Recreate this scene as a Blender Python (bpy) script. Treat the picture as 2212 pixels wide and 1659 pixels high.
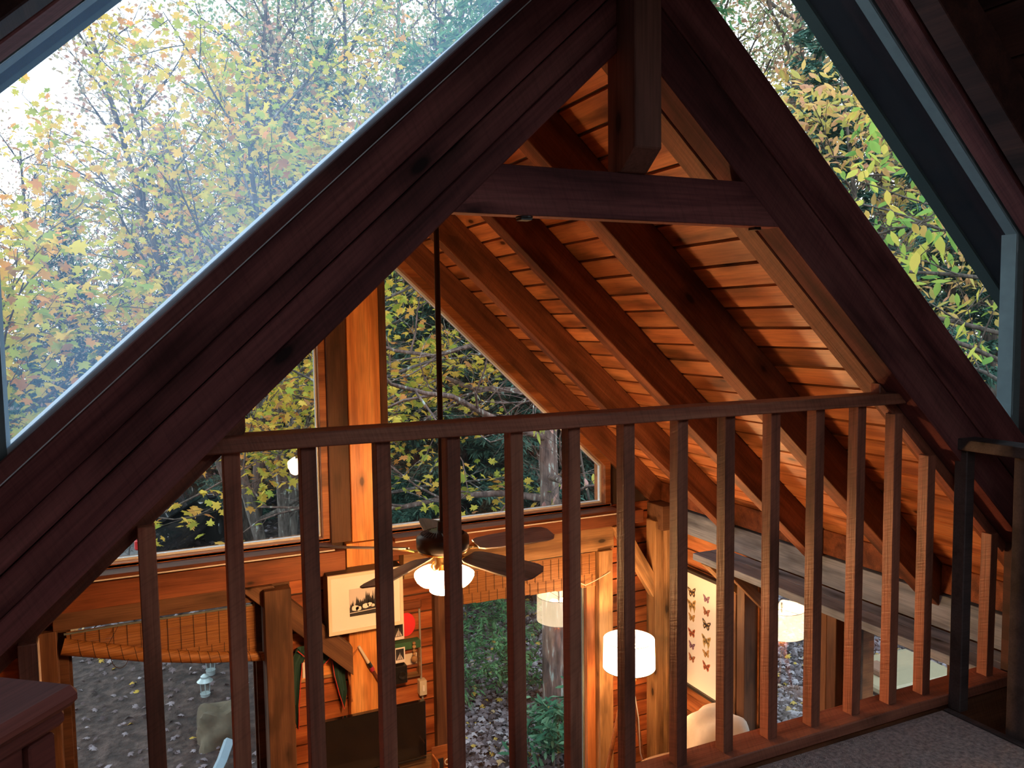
import bpy, bmesh, math, random
import numpy as np
from mathutils import Vector, Matrix, Euler

for o in list(bpy.data.objects): bpy.data.objects.remove(o)
SC = bpy.context.scene
COL = SC.collection
H = 3.74                      # eye height above the living-room floor (all builders work relative to the eye)

# ------------------------------------------------------------------ camera
cam_d = bpy.data.cameras.new('camera'); cam = bpy.data.objects.new('camera', cam_d); COL.objects.link(cam)
cam_d.sensor_fit = 'HORIZONTAL'; cam_d.sensor_width = 36.0
cam_d.lens = 1767.55 / 2212 * 36.0
r_ = Vector((0.90702442, -0.42084976, -0.0138625)); u_ = Vector((0.04416822, 0.06234927, 0.9970766)); f_ = Vector((0.41875513, 0.90498511, -0.0751405))
cam.matrix_world = Matrix(((r_.x, u_.x, -f_.x, 0), (r_.y, u_.y, -f_.y, 0), (r_.z, u_.z, -f_.z, H), (0, 0, 0, 1)))
cam_d.clip_start = 0.05; cam_d.clip_end = 300
SC.camera = cam

# ------------------------------------------------------------------ world: bright overcast late-afternoon sky
W = bpy.data.worlds.new('overcast_sky'); SC.world = W; W.use_nodes = True
nt = W.node_tree; nt.nodes.clear()
wo = nt.nodes.new('ShaderNodeOutputWorld'); bg = nt.nodes.new('ShaderNodeBackground')
tc = nt.nodes.new('ShaderNodeTexCoord'); sp = nt.nodes.new('ShaderNodeSeparateXYZ'); cr = nt.nodes.new('ShaderNodeValToRGB')
nt.links.new(tc.outputs['Generated'], sp.inputs[0]); nt.links.new(sp.outputs['Z'], cr.inputs[0])
cr.color_ramp.elements[0].position = 0.0; cr.color_ramp.elements[0].color = (0.92, 0.97, 1.0, 1)
cr.color_ramp.elements[1].position = 0.9; cr.color_ramp.elements[1].color = (0.62, 0.80, 1.0, 1)
nt.links.new(cr.outputs[0], bg.inputs['Color']); bg.inputs['Strength'].default_value = 4.0
nt.links.new(bg.outputs[0], wo.inputs['Surface'])
SC.view_settings.view_transform = 'Standard'; SC.view_settings.look = 'None'
SC.view_settings.exposure = 0.0; SC.view_settings.gamma = 1.0; SC.view_settings.use_curve_mapping = False

# lamp powers (used by the lamp builders below)
FAN_W = 72.0
FLOOR_W = 36.0

# ------------------------------------------------------------------ material helpers
def newmat(name):
    m = bpy.data.materials.new(name); m.use_nodes = True
    t = m.node_tree; t.nodes.clear()
    out = t.nodes.new('ShaderNodeOutputMaterial')
    return m, t, out

def N(t, kind, **kw):
    n = t.nodes.new(kind)
    for k, v in kw.items():
        if k.startswith('i_'): n.inputs[k[2:].replace('_', ' ')].default_value = v
        else: setattr(n, k, v)
    return n

def ramp(t, stops, interp='LINEAR'):
    n = t.nodes.new('ShaderNodeValToRGB'); cr = n.color_ramp; cr.interpolation = interp
    while len(cr.elements) < len(stops): cr.elements.new(0.5)
    for e, (p, c) in zip(cr.elements, stops):
        e.position = p; e.color = (*c, 1) if len(c) == 3 else c
    return n

def mixc(t, a, b, f=None, fac=0.5, mode='MIX'):
    n = t.nodes.new('ShaderNodeMix'); n.data_type = 'RGBA'; n.blend_type = mode
    n.inputs[0].default_value = fac
    if f is not None: t.links.new(f, n.inputs[0])
    for s, i in ((a, 6), (b, 7)):
        if isinstance(s, tuple): n.inputs[i].default_value = (*s, 1) if len(s) == 3 else s
        else: t.links.new(s, n.inputs[i])
    return n.outputs[2]

def math_(t, op, a, b=None):
    n = t.nodes.new('ShaderNodeMath'); n.operation = op
    for s, i in ((a, 0), (b, 1)):
        if s is None: continue
        if isinstance(s, (int, float)): n.inputs[i].default_value = s
        else: t.links.new(s, n.inputs[i])
    return n.outputs[0]

def wood(name, c1, c2, c3=None, rough=0.6, grain='X', knots=0.5, saw=0.0, spec=0.3, bump=0.25, freq=1.0, coat=0.0, blotch=.7):
    """boards and beams: grain along one local axis, dark knots, per-object and per-plank variation"""
    m, t, out = newmat(name)
    L = t.links.new
    tcn = N(t, 'ShaderNodeTexCoord'); oi = N(t, 'ShaderNodeObjectInfo'); at = N(t, 'ShaderNodeAttribute'); at.attribute_name = 'rnd'
    off = math_(t, 'MULTIPLY', math_(t, 'ADD', oi.outputs['Random'], at.outputs['Fac']), 37.3)
    add = N(t, 'ShaderNodeVectorMath', operation='ADD'); L(tcn.outputs['Object'], add.inputs[0])
    cmb = N(t, 'ShaderNodeCombineXYZ'); L(off, cmb.inputs[0]); L(off, cmb.inputs[1]); L(off, cmb.inputs[2]); L(cmb.outputs[0], add.inputs[1])
    def mapped(a, b):
        mp = N(t, 'ShaderNodeMapping'); s = {'X': (a, b, b), 'Y': (b, a, b), 'Z': (b, b, a)}[grain]
        mp.inputs['Scale'].default_value = s; L(add.outputs[0], mp.inputs[0]); return mp.outputs[0]
    n1 = N(t, 'ShaderNodeTexNoise'); n1.inputs['Scale'].default_value = 1.0; n1.inputs['Detail'].default_value = 5; n1.inputs['Distortion'].default_value = 0.6
    L(mapped(1.1 * freq, 13 * freq), n1.inputs['Vector'])
    n2 = N(t, 'ShaderNodeTexNoise'); n2.inputs['Scale'].default_value = 1.0; n2.inputs['Detail'].default_value = 4
    L(mapped(5 * freq, 150 * freq), n2.inputs['Vector'])
    base = ramp(t, [(0.32, c2), (0.5, c1), (0.68, c3 or c1)]); L(n1.outputs['Fac'], base.inputs[0])
    fib = ramp(t, [(0.3, (0.62,) * 3), (0.6, (1.0,) * 3)]); L(n2.outputs['Fac'], fib.inputs[0])
    col = mixc(t, base.outputs[0], fib.outputs[0], fac=0.75, mode='MULTIPLY')
    n3 = N(t, 'ShaderNodeTexNoise'); n3.inputs['Scale'].default_value = 1.0; n3.inputs['Detail'].default_value = 3
    L(mapped(2.2, 9), n3.inputs['Vector'])
    bl = ramp(t, [(.34, (.30,) * 3), (.47, (.92,) * 3), (.6, (1.1,) * 3)]); L(n3.outputs['Fac'], bl.inputs[0])
    col = mixc(t, col, bl.outputs[0], fac=blotch, mode='MULTIPLY')
    # knots with a halo
    if knots > 0:
        vo = N(t, 'ShaderNodeTexVoronoi'); vo.inputs['Scale'].default_value = 1.0
        L(mapped(4.0, 9.0), vo.inputs['Vector'])
        kr = ramp(t, [(0.09, (1, 1, 1)), (0.15, (0.45,) * 3), (0.38, (0, 0, 0))]); L(vo.outputs['Distance'], kr.inputs[0])
        vc = N(t, 'ShaderNodeSeparateColor'); L(vo.outputs['Color'], vc.inputs[0])
        on = math_(t, 'LESS_THAN', vc.outputs[0], knots)
        kf = math_(t, 'MULTIPLY', kr.outputs[0], on)
        col = mixc(t, col, tuple(x * 0.16 for x in c2), f=kf)
    hv = N(t, 'ShaderNodeHueSaturation'); L(col, hv.inputs['Color'])
    rn = N(t, 'ShaderNodeTexWhiteNoise'); rn.noise_dimensions = '1D'; L(off, rn.inputs['W'])
    mr = N(t, 'ShaderNodeMapRange'); mr.inputs['To Min'].default_value = 0.72; mr.inputs['To Max'].default_value = 1.2; L(rn.outputs['Value'], mr.inputs['Value'])
    L(mr.outputs[0], hv.inputs['Value'])
    bs = N(t, 'ShaderNodeBsdfPrincipled'); L(hv.outputs[0], bs.inputs['Base Color'])
    bs.inputs['Roughness'].default_value = rough; bs.inputs['Specular IOR Level'].default_value = spec
    if coat: bs.inputs['Coat Weight'].default_value = coat; bs.inputs['Coat Roughness'].default_value = 0.25
    hgt = n2.outputs['Fac']
    if saw > 0:
        wv = N(t, 'ShaderNodeTexNoise'); wv.inputs['Scale'].default_value = 1; wv.inputs['Detail'].default_value = 3
        mp = N(t, 'ShaderNodeMapping'); mp.inputs['Rotation'].default_value = (0, .35, .5); L(add.outputs[0], mp.inputs[0])
        m2 = N(t, 'ShaderNodeMapping'); m2.inputs['Scale'].default_value = {'X': (150, 9, 9), 'Y': (9, 150, 9), 'Z': (9, 9, 150)}[grain]; L(mp.outputs[0], m2.inputs[0]); L(m2.outputs[0], wv.inputs['Vector'])
        hgt = math_(t, 'ADD', hgt, math_(t, 'MULTIPLY', wv.outputs['Fac'], saw * 1.6))
        sr = ramp(t, [(.36, (.72,) * 3), (.5, (1.0,) * 3)]); L(wv.outputs['Fac'], sr.inputs[0])
        col = mixc(t, col, sr.outputs[0], fac=min(1, saw * .9), mode='MULTIPLY'); L(col, hv.inputs['Color'])
    bp = N(t, 'ShaderNodeBump'); bp.inputs['Strength'].default_value = bump; bp.inputs['Distance'].default_value = 0.004
    L(hgt, bp.inputs['Height']); L(bp.outputs[0], bs.inputs['Normal'])
    L(bs.outputs[0], out.inputs[0])
    return m

def plain(name, col, rough=0.5, metal=0.0, emit=0.0, spec=0.5, noise=0.0, nscale=20, bump=0.0, ecol=None, coat=0.0, sheen=0.0):
    m, t, out = newmat(name); L = t.links.new
    bs = N(t, 'ShaderNodeBsdfPrincipled'); bs.inputs['Base Color'].default_value = (*col, 1)
    bs.inputs['Roughness'].default_value = rough; bs.inputs['Metallic'].default_value = metal; bs.inputs['Specular IOR Level'].default_value = spec
    bs.inputs['Coat Weight'].default_value = coat; bs.inputs['Sheen Weight'].default_value = sheen
    if emit: bs.inputs['Emission Color'].default_value = (*(ecol or col), 1); bs.inputs['Emission Strength'].default_value = emit
    if noise or bump:
        tcn = N(t, 'ShaderNodeTexCoord'); n1 = N(t, 'ShaderNodeTexNoise'); n1.inputs['Scale'].default_value = nscale; n1.inputs['Detail'].default_value = 6
        L(tcn.outputs['Object'], n1.inputs['Vector'])
        if noise:
            c = mixc(t, tuple(x * (1 - noise) for x in col), tuple(min(1, x * (1 + noise)) for x in col), f=n1.outputs['Fac'])
            L(c, bs.inputs['Base Color'])
        if bump:
            bp = N(t, 'ShaderNodeBump'); bp.inputs['Strength'].default_value = bump; bp.inputs['Distance'].default_value = 0.01
            L(n1.outputs['Fac'], bp.inputs['Height']); L(bp.outputs[0], bs.inputs['Normal'])
    L(bs.outputs[0], out.inputs[0])
    return m

def glass(name, k=1.6, dust_haze=0.0, dust_haze_col=(0.85, 0.93, 1.0), scale=6.0, tint=(0.97, 0.99, 0.98)):
    """window pane: clear, with a Schlick reflection on both faces and a painted sky veil in its film of dust"""
    m, t, out = newmat(name); L = t.links.new
    lw = N(t, 'ShaderNodeLayerWeight'); lw.inputs['Blend'].default_value = 0.5
    p5 = math_(t, 'POWER', lw.outputs['Facing'], 5.0)
    f = math_(t, 'MINIMUM', math_(t, 'MULTIPLY', math_(t, 'ADD', math_(t, 'MULTIPLY', p5, 0.95), 0.042), k), 1.0)
    tr = N(t, 'ShaderNodeBsdfTransparent'); tr.inputs[0].default_value = (*tint, 1)
    gl = N(t, 'ShaderNodeBsdfGlossy'); gl.inputs['Roughness'].default_value = 0.0
    mx = N(t, 'ShaderNodeMixShader'); L(f, mx.inputs[0]); L(tr.outputs[0], mx.inputs[1]); L(gl.outputs[0], mx.inputs[2])
    res = mx.outputs[0]
    if dust_haze > 0:
        tcn = N(t, 'ShaderNodeTexCoord'); n1 = N(t, 'ShaderNodeTexNoise'); n1.inputs['Scale'].default_value = scale; n1.inputs['Detail'].default_value = 6
        L(tcn.outputs['Object'], n1.inputs['Vector'])
        mr = N(t, 'ShaderNodeMapRange'); mr.inputs['From Min'].default_value = 0.3; mr.inputs['From Max'].default_value = 0.75
        mr.inputs['To Min'].default_value = dust_haze * 0.6; mr.inputs['To Max'].default_value = dust_haze * 1.4; L(n1.outputs['Fac'], mr.inputs['Value'])
        tl = N(t, 'ShaderNodeBsdfTranslucent'); tl.inputs[0].default_value = (*dust_haze_col, 1)
        m2 = N(t, 'ShaderNodeMixShader'); L(mr.outputs[0], m2.inputs[0]); L(res, m2.inputs[1]); L(tl.outputs[0], m2.inputs[2]); res = m2.outputs[0]
    L(res, out.inputs[0])
    return m

def leafmat(name, stops, trans=0.45, rough=0.6):
    m, t, out = newmat(name); L = t.links.new
    at = N(t, 'ShaderNodeAttribute'); at.attribute_name = 'rnd'
    rp = ramp(t, stops); L(at.outputs['Fac'], rp.inputs[0])
    d = N(t, 'ShaderNodeBsdfDiffuse'); tl = N(t, 'ShaderNodeBsdfTranslucent'); L(rp.outputs[0], d.inputs[0]); L(rp.outputs[0], tl.inputs[0])
    mx = N(t, 'ShaderNodeMixShader'); mx.inputs[0].default_value = trans; L(d.outputs[0], mx.inputs[1]); L(tl.outputs[0], mx.inputs[2])
    L(mx.outputs[0], out.inputs[0])
    return m

# interior timbers
M_TRUSS = wood('rough_sawn_truss_timber', (0.176, 0.051, 0.049), (0.084, 0.023, 0.023), (0.238, 0.078, 0.070), rough=0.72, knots=0.3, saw=0.5, spec=0.2)
M_RAFT = wood('stained_rafter', (0.211, 0.072, 0.032), (0.109, 0.034, 0.016), (0.289, 0.108, 0.050), rough=0.6, knots=0.3, saw=0.5, bump=0.4)
M_BOARD_Y = wood('pine_boards_along_roof', (0.540, 0.209, 0.081), (0.302, 0.094, 0.034), (0.670, 0.297, 0.121), rough=0.40, grain='Y', knots=0.42, saw=0.12, spec=0.5, blotch=.85)
M_BOARD_X = wood('pine_boards_along_wall', (0.374, 0.105, 0.033), (0.187, 0.043, 0.014), (0.493, 0.164, 0.055), rough=0.5, grain='X', knots=0.3, spec=0.35)
M_BOARD_RY = wood('red_pine_boards_side_wall', (0.40, 0.15, 0.06), (0.21, 0.07, 0.028), (0.50, 0.22, 0.09), rough=0.5, grain='Y', knots=0.3)
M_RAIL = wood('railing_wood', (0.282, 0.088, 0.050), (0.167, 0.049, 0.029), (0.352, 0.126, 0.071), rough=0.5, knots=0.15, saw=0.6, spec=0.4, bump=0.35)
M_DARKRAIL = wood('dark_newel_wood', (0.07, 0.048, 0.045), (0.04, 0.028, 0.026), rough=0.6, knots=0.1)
M_PINE = wood('orange_pine_post', (0.74, 0.30, 0.080), (0.52, 0.18, 0.045), (0.82, 0.40, 0.13), rough=0.42, knots=0.3, spec=0.45, coat=0.2, blotch=.35)
M_BEAM = wood('red_brown_beam', (0.186, 0.058, 0.023), (0.112, 0.032, 0.012), (0.223, 0.078, 0.032), rough=0.55, knots=0.35)
M_TAN = wood('tan_timber', (0.357, 0.204, 0.093), (0.221, 0.115, 0.051), (0.442, 0.264, 0.136), rough=0.65, knots=0.35)
M_OLDPOST = wood('weathered_brown_post', (0.163, 0.081, 0.043), (0.088, 0.040, 0.022), (0.218, 0.112, 0.062), rough=0.75, knots=0.3)
M_GREYW = wood('weathered_grey_wood', (0.19, 0.25, 0.36), (0.10, 0.135, 0.20), (0.26, 0.32, 0.44), rough=0.7, grain='Y', knots=0.25)
M_JAMB = wood('orange_window_jamb', (0.425, 0.160, 0.056), (0.272, 0.088, 0.032), rough=0.5, knots=0.1)
M_DKJAMB = wood('dark_brown_jamb', (0.112, 0.052, 0.028), (0.064, 0.028, 0.016), rough=0.6, knots=0.1)
M_LOFT = wood('dark_loft_boards', (0.07, 0.026, 0.021), (0.035, 0.013, 0.011), (0.10, 0.038, 0.028), rough=0.7, grain='Y', knots=0.3)
M_GREYP = plain('grey_painted_frame', (0.15, 0.185, 0.19), rough=0.7, spec=0.2, noise=0.2, nscale=30)
M_SOFFIT = plain('black_soffit', (0.010, 0.010, 0.013), rough=0.9, spec=0.04, noise=0.3, nscale=40)
M_FASC = plain('dark_green_fascia', (0.035, 0.05, 0.045), rough=0.8, spec=0.1)
M_CAULK = plain('white_window_stop', (0.62, 0.66, 0.68), rough=0.6, noise=0.15, nscale=60)
M_SHINGLE = plain('grey_roof_shingles', (0.20, 0.22, 0.24), rough=0.95, noise=0.35, nscale=25, bump=0.5)
M_GLASS = glass('window_glass', k=1.35, dust_haze=0.003)
M_GLASSR = glass('side_window_glass', k=2.6, dust_haze=0.003)
M_GLASSD = glass('hazed_dusty_gable_glass', k=1.1, dust_haze=0.11, scale=1.6, dust_haze_col=(0.42, 0.66, 1.0))  # sky glare on the dirty glass is painted in as a bluish veil
M_BLACK = plain('black_plastic', (0.012, 0.012, 0.013), rough=0.35)
M_METAL = plain('dark_bronze_metal', (0.045, 0.04, 0.038), rough=0.35, metal=0.7)
M_BRASS = plain('brass', (0.75, 0.52, 0.2), rough=0.25, metal=1.0)
M_WHITE = plain('white_paint', (0.75, 0.72, 0.68), rough=0.5)
M_IVORY = plain('ivory_plastic', (0.55, 0.5, 0.38), rough=0.5)

# ------------------------------------------------------------------ mesh builder
class MB:
    def __init__(s): s.v = []; s.f = []; s.m = []; s.r = []
    def poly(s, pts, mi=0, r=0.0):
        b = len(s.v); s.v += [tuple(p) for p in pts]; s.f.append(tuple(range(b, b + len(pts)))); s.m.append(mi); s.r += [r] * len(pts)
    def hexa(s, c, mi=0, r=0.0):
        b = len(s.v); s.v += [tuple(p) for p in c]; s.r += [r] * 8
        for q in ((0, 3, 2, 1), (4, 5, 6, 7), (0, 1, 5, 4), (1, 2, 6, 5), (2, 3, 7, 6), (3, 0, 4, 7)):
            s.f.append(tuple(b + i for i in q)); s.m.append(mi)
    def box(s, x0, x1, y0, y1, z0, z1, mi=0, r=0.0):
        s.hexa([(x0, y0, z0), (x1, y0, z0), (x1, y1, z0), (x0, y1, z0), (x0, y0, z1), (x1, y0, z1), (x1, y1, z1), (x0, y1, z1)], mi, r)
    def prism(s, pts, d, mi=0, r=0.0):
        """extrude polygon pts (list of 3-vectors) by vector d"""
        n = len(pts); b = len(s.v); d = Vector(d)
        P = [Vector(p) for p in pts]
        nrm = Vector((0, 0, 0))
        for i in range(n): nrm += P[i].cross(P[(i + 1) % n])
        if nrm.dot(d) > 0: P.reverse()
        s.v += [tuple(p) for p in P] + [tuple(p + d) for p in P]; s.r += [r] * (2 * n)
        s.f.append(tuple(range(b, b + n))); s.m.append(mi)
        s.f.append(tuple(b + n + i for i in reversed(range(n)))); s.m.append(mi)
        for i in range(n):
            j = (i + 1) % n; s.f.append((b + j, b + i, b + n + i, b + n + j)); s.m.append(mi)
    def ring(s, outer, inner, d, mi=0):
        n = len(outer)
        for i in range(n):
            j = (i + 1) % n; s.prism([outer[i], outer[j], inner[j], inner[i]], d, mi)
    def tube(s, pts, rad, k=6, mi=0, r=0.0, cap=True):
        pts = [Vector(p) for p in pts]; n = len(pts)
        if isinstance(rad, (int, float)): rad = [rad] * n
        b = len(s.v)
        up = Vector((0.13, 0.27, 0.95))
        for i in range(n):
            t = (pts[min(i + 1, n - 1)] - pts[max(i - 1, 0)])
            if t.length < 1e-9: t = Vector((0, 0, 1))
            t.normalize()
            a = t.cross(up)
            if a.length < 1e-3: a = t.cross(Vector((1, 0, 0)))
            a.normalize(); c = t.cross(a)
            for q in range(k):
                an = 2 * math.pi * q / k
                p = pts[i] + (a * math.cos(an) + c * math.sin(an)) * rad[i]
                s.v.append(tuple(p)); s.r.append(r)
        for i in range(n - 1):
            for q in range(k):
                q2 = (q + 1) % k
                s.f.append((b + i * k + q, b + (i + 1) * k + q, b + (i + 1) * k + q2, b + i * k + q2)); s.m.append(mi)
        if cap:
            s.f.append(tuple(b + q for q in range(k))); s.m.append(mi)
            s.f.append(tuple(b + (n - 1) * k + q for q in reversed(range(k)))); s.m.append(mi)
    def lathe(s, prof, c=(0, 0, 0), k=32, mi=0, M=None):
        b = len(s.v); n = len(prof)
        for (rr, z) in prof:
            for q in range(k):
                a = 2 * math.pi * q / k; p = Vector((rr * math.cos(a), rr * math.sin(a), z))
                p = (M @ p) if M is not None else p
                s.v.append((p[0] + c[0], p[1] + c[1], p[2] + c[2])); s.r.append(0)
        for i in range(n - 1):
            for q in range(k):
                q2 = (q + 1) % k
                s.f.append((b + i * k + q, b + i * k + q2, b + (i + 1) * k + q2, b + (i + 1) * k + q)); s.m.append(mi)

def bevel_mesh(me, w, seg=1):
    bm = bmesh.new(); bm.from_mesh(me)
    bmesh.ops.remove_doubles(bm, verts=bm.verts, dist=1e-6)
    es = [e for e in bm.edges if len(e.link_faces) == 2 and e.calc_face_angle(0) > 0.5]
    bmesh.ops.bevel(bm, geom=es, offset=w, segments=seg, affect='EDGES', clamp_overlap=True)
    bm.to_mesh(me); bm.free()

def put(name, mb, mats, parent=None, origin=None, rot=None, smooth=False, bevel=0.0, label=None, cat=None, group=None, kind=None, M=None):
    """mesh given in eye-relative room coordinates (or local coordinates when M is given) -> one object"""
    if not isinstance(mats, (list, tuple)): mats = [mats]
    V = np.array(mb.v, dtype=float)
    if M is None:
        if origin is None:
            lo, hi = V.min(0), V.max(0); origin = ((lo[0] + hi[0]) / 2, (lo[1] + hi[1]) / 2, lo[2])
        M = Matrix.Translation(Vector(origin))
        V = V - np.array(origin)
    me = bpy.data.meshes.new(name); me.from_pydata([tuple(p) for p in V], [], mb.f)
    for m in mats: me.materials.append(m)
    if len(mats) > 1: me.polygons.foreach_set('material_index', mb.m)
    at = me.attributes.new('rnd', 'FLOAT', 'POINT'); at.data.foreach_set('value', mb.r)
    if bevel: bevel_mesh(me, bevel)
    me.update()
    if smooth:
        me.polygons.foreach_set('use_smooth', [True] * len(me.polygons))
        try: me.set_sharp_from_angle(angle=math.radians(40))
        except Exception: pass
    o = bpy.data.objects.new(name, me); COL.objects.link(o)
    if parent is not None:
        o.parent = parent
        o.matrix_local = wm(parent).inverted() @ M
    else: o.matrix_world = M
    WM[o.name] = M.copy()
    tag(o, label, cat, group, kind)
    return o

WM = {}
def wm(o): return WM[o.name]
def tag(o, label=None, cat=None, group=None, kind=None):
    if label: o['label'] = label
    if cat: o['category'] = cat
    if group: o['group'] = group
    if kind: o['kind'] = kind
    return o
def empty(name, loc, label=None, cat=None, group=None, kind=None, rz=0.0):
    o = bpy.data.objects.new(name, None); COL.objects.link(o); o.empty_display_size = 0.1
    M = Matrix.Translation(Vector(loc)) @ Matrix.Rotation(rz, 4, 'Z'); o.matrix_world = M; WM[o.name] = M.copy()
    return tag(o, label, cat, group, kind)

def beam(name, p0, p1, w, h, mat, parent=None, up=(0, 0, 1), cut0=None, cut1=None, bevel=0.003, **kw):
    """timber along p0->p1 (centre line); w across, h along 'up'; cut planes given as (point, normal)"""
    p0, p1 = Vector(p0), Vector(p1); X = (p1 - p0).normalized(); L = (p1 - p0).length
    Z = Vector(up); Z = (Z - X * Z.dot(X)).normalized(); Y = Z.cross(X)
    M = Matrix(((X.x, Y.x, Z.x, p0.x), (X.y, Y.y, Z.y, p0.y), (X.z, Y.z, Z.z, p0.z), (0, 0, 0, 1)))
    Mi = M.inverted(); mb = MB(); c = []
    for e, (x, cut) in enumerate(((0, cut0), (L, cut1))):
        for (a, b) in ((-1, -1), (1, -1), (1, 1), (-1, 1)):
            y, z = a * w / 2, b * h / 2; xx = x
            if cut is not None:
                P = Mi @ Vector(cut[0]); n = Mi.to_3x3() @ Vector(cut[1])
                if abs(n.x) > 1e-6: xx = (n.dot(P) - n.y * y - n.z * z) / n.x
            c.append((xx, y, z))
    # c0..3 start, 4..7 end -> hexa order
    mb.hexa([c[0], c[4], c[5], c[1], c[3], c[7], c[6], c[2]])
    return put(name, mb, mat, parent, M=M, bevel=bevel, **kw)

def bx(name, x0, x1, y0, y1, z0, z1, mat, parent=None, bevel=0.003, **kw):
    mb = MB(); mb.box(x0, x1, y0, y1, z0, z1); return put(name, mb, mat, parent, bevel=bevel, **kw)

T = math.tan(math.radians(43)); CS = math.cos(math.radians(43)); SN = math.sin(math.radians(43))
XR, ZIN, ZBD, ZTOP = 1.228, 0.745, 0.975, 1.115      # lower roof: ridge X; apex heights of rafter underside, boards, roof top
YA, YB, XW, XL = 1.87, 5.05, 3.62, -1.164            # truss plane, gable wall, right wall, left wall
ZL, ZF, ZG = -1.37, -3.74, -4.1                      # loft floor, living floor, ground outside
rng = random.Random(7)

# ================================================================== STRUCTURE
def rafter(name, s, y0, y1, ztop, zbot, u0, u1, mat, parent=None, xr=XR, **kw):
    zc = (ztop + zbot) / 2; h = (ztop - zbot) * CS; y = (y0 + y1) / 2
    p0 = (xr + s * u0, y, zc - T * u0); p1 = (xr + s * u1, y, zc - T * u1)
    return beam(name, p0, p1, y1 - y0, h, mat, parent, up=(s * SN, 0, CS), cut0=((xr + s * u0, y, 0), (1, 0, 0)), **kw)

def slope_boards(name, s, y0, y1, z0, th, pitch, gap, ustart, uend, mat, xr=XR, seed=1):
    """planks laid side by side under a roof slope, long axis along Y"""
    mb = MB(); R = random.Random(seed); u = ustart
    while u < uend:
        a, b = u + gap / 2, u + pitch - gap / 2; r = R.random(); dz = R.uniform(-.001, .001)
        def P(uu, y, k): return (xr + s * uu + s * SN * k, y, z0 + dz - T * uu + CS * k)
        c = [P(a, y0, 0), P(b, y0, 0), P(b, y1, 0), P(a, y1, 0), P(a, y0, th), P(b, y0, th), P(b, y1, th), P(a, y1, th)]
        if s < 0: c = [c[1], c[0], c[3], c[2], c[5], c[4], c[7], c[6]]
        mb.hexa(c, r=r); u += pitch
    return put(name, mb, mat, kind='structure')

def slope_slab(name, s, y0, y1, za, zb, u0, u1, mat, xr=XR):
    mb = MB()
    def P(u, y, z): return (xr + s * u, y, z - T * u)
    pts = [P(u0, y0, za), P(u1, y0, za), P(u1, y0, zb), P(u0, y0, zb)]
    mb.prism(pts, (0, y1 - y0, 0)); return put(name, mb, mat, kind='structure')

# lower roof over the living room
for s in (1, -1):
    slope_boards('ceiling', s, 1.975, 5.2, ZBD, 0.018, 0.0862, 0.011, 0.0505, 2.72, M_BOARD_Y, seed=3 + s)
    slope_slab('roof', s, 1.955, 5.42, ZBD + 0.026, ZTOP + 0.01, 0.0, 2.95, M_SHINGLE)
# outer ends of the roof boards beyond the gable
# loft roof
LX, LIN, LBD = 1.192, 1.813, 2.0
for s in (1, -1):
    for (ya, yb, ua, ub) in ((-3.0, -1.62, 0.0, 3.15), (0.27, 1.95, 0.0, 3.15), (-1.62, 0.27, 0.0, 0.50), (-1.62, 0.27, 1.80, 3.15)):
        slope_boards('ceiling', s, ya, yb, LBD, 0.02, 0.13, 0.006, ua, ub, M_LOFT, xr=LX, seed=11 + s)
        slope_slab('roof', s, ya - (.1 if ya < -2 else 0), yb + (.17 if yb > 1 else 0), LBD + 0.03, LBD + 0.12, ua, ub + .12, M_SHINGLE, xr=LX)
    # added roof window, unseen behind the viewer, to brighten the loft
    root = empty('window_%d' % (8 if s > 0 else 9), (LX + s * 1.15, -.68, LBD - T * 1.15), label='unseen roof window added in the %s slope to light the loft' % ('right' if s > 0 else 'left'), kind='structure')
    for (ya, yb, ua, ub) in ((-1.62, -1.56, .50, 1.80), (.21, .27, .50, 1.80), (-1.56, .21, .50, .56), (-1.56, .21, 1.74, 1.80)):
        o = slope_slab('window_frame', s, ya, yb, LBD - .01, LBD + .10, ua, ub, M_WHITE, xr=LX); M0 = wm(o); o.parent = root; o.matrix_local = wm(root).inverted() @ M0
        del o['kind']
    o = slope_slab('pane', s, -1.56, .21, LBD + .05, LBD + .056, .56, 1.74, M_GLASS, xr=LX); M0 = wm(o); o.parent = root; o.matrix_local = wm(root).inverted() @ M0; del o['kind']
    slope_slab('trim_%d' % (1 if s > 0 else 2), s, 1.925, 2.08 if s > 0 else 1.99, LIN + 0.0, LBD + 0.03, 0.0, 3.3, M_SOFFIT, xr=LX)
    slope_slab('trim_%d' % (3 if s > 0 else 4), s, 2.07 if s > 0 else 1.985, 2.12 if s > 0 else 2.03, LIN - (0.015 if s > 0 else 0), LBD + 0.03, 0.0, 3.3, M_FASC, xr=LX)

# floors
floor_mb = MB(); floor_mb.box(XL - .2, XW + .2, -3.1, YB + .15, ZF - .12, ZF)
M_FLOORW = wood('living_room_floorboards', (0.30, 0.15, 0.07), (0.2, 0.09, 0.04), rough=0.5, grain='Y', knots=0.1)
put('floor', floor_mb, M_FLOORW, kind='structure')
lf = MB(); lf.box(-1.9, 2.52, -3.0, 2.0, -1.62, ZL - 0.012); lf.box(2.52, 2.93, 1.92, 2.0, -1.62, ZL - 0.012)
put('floor', lf, M_RAFT, kind='structure')

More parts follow.
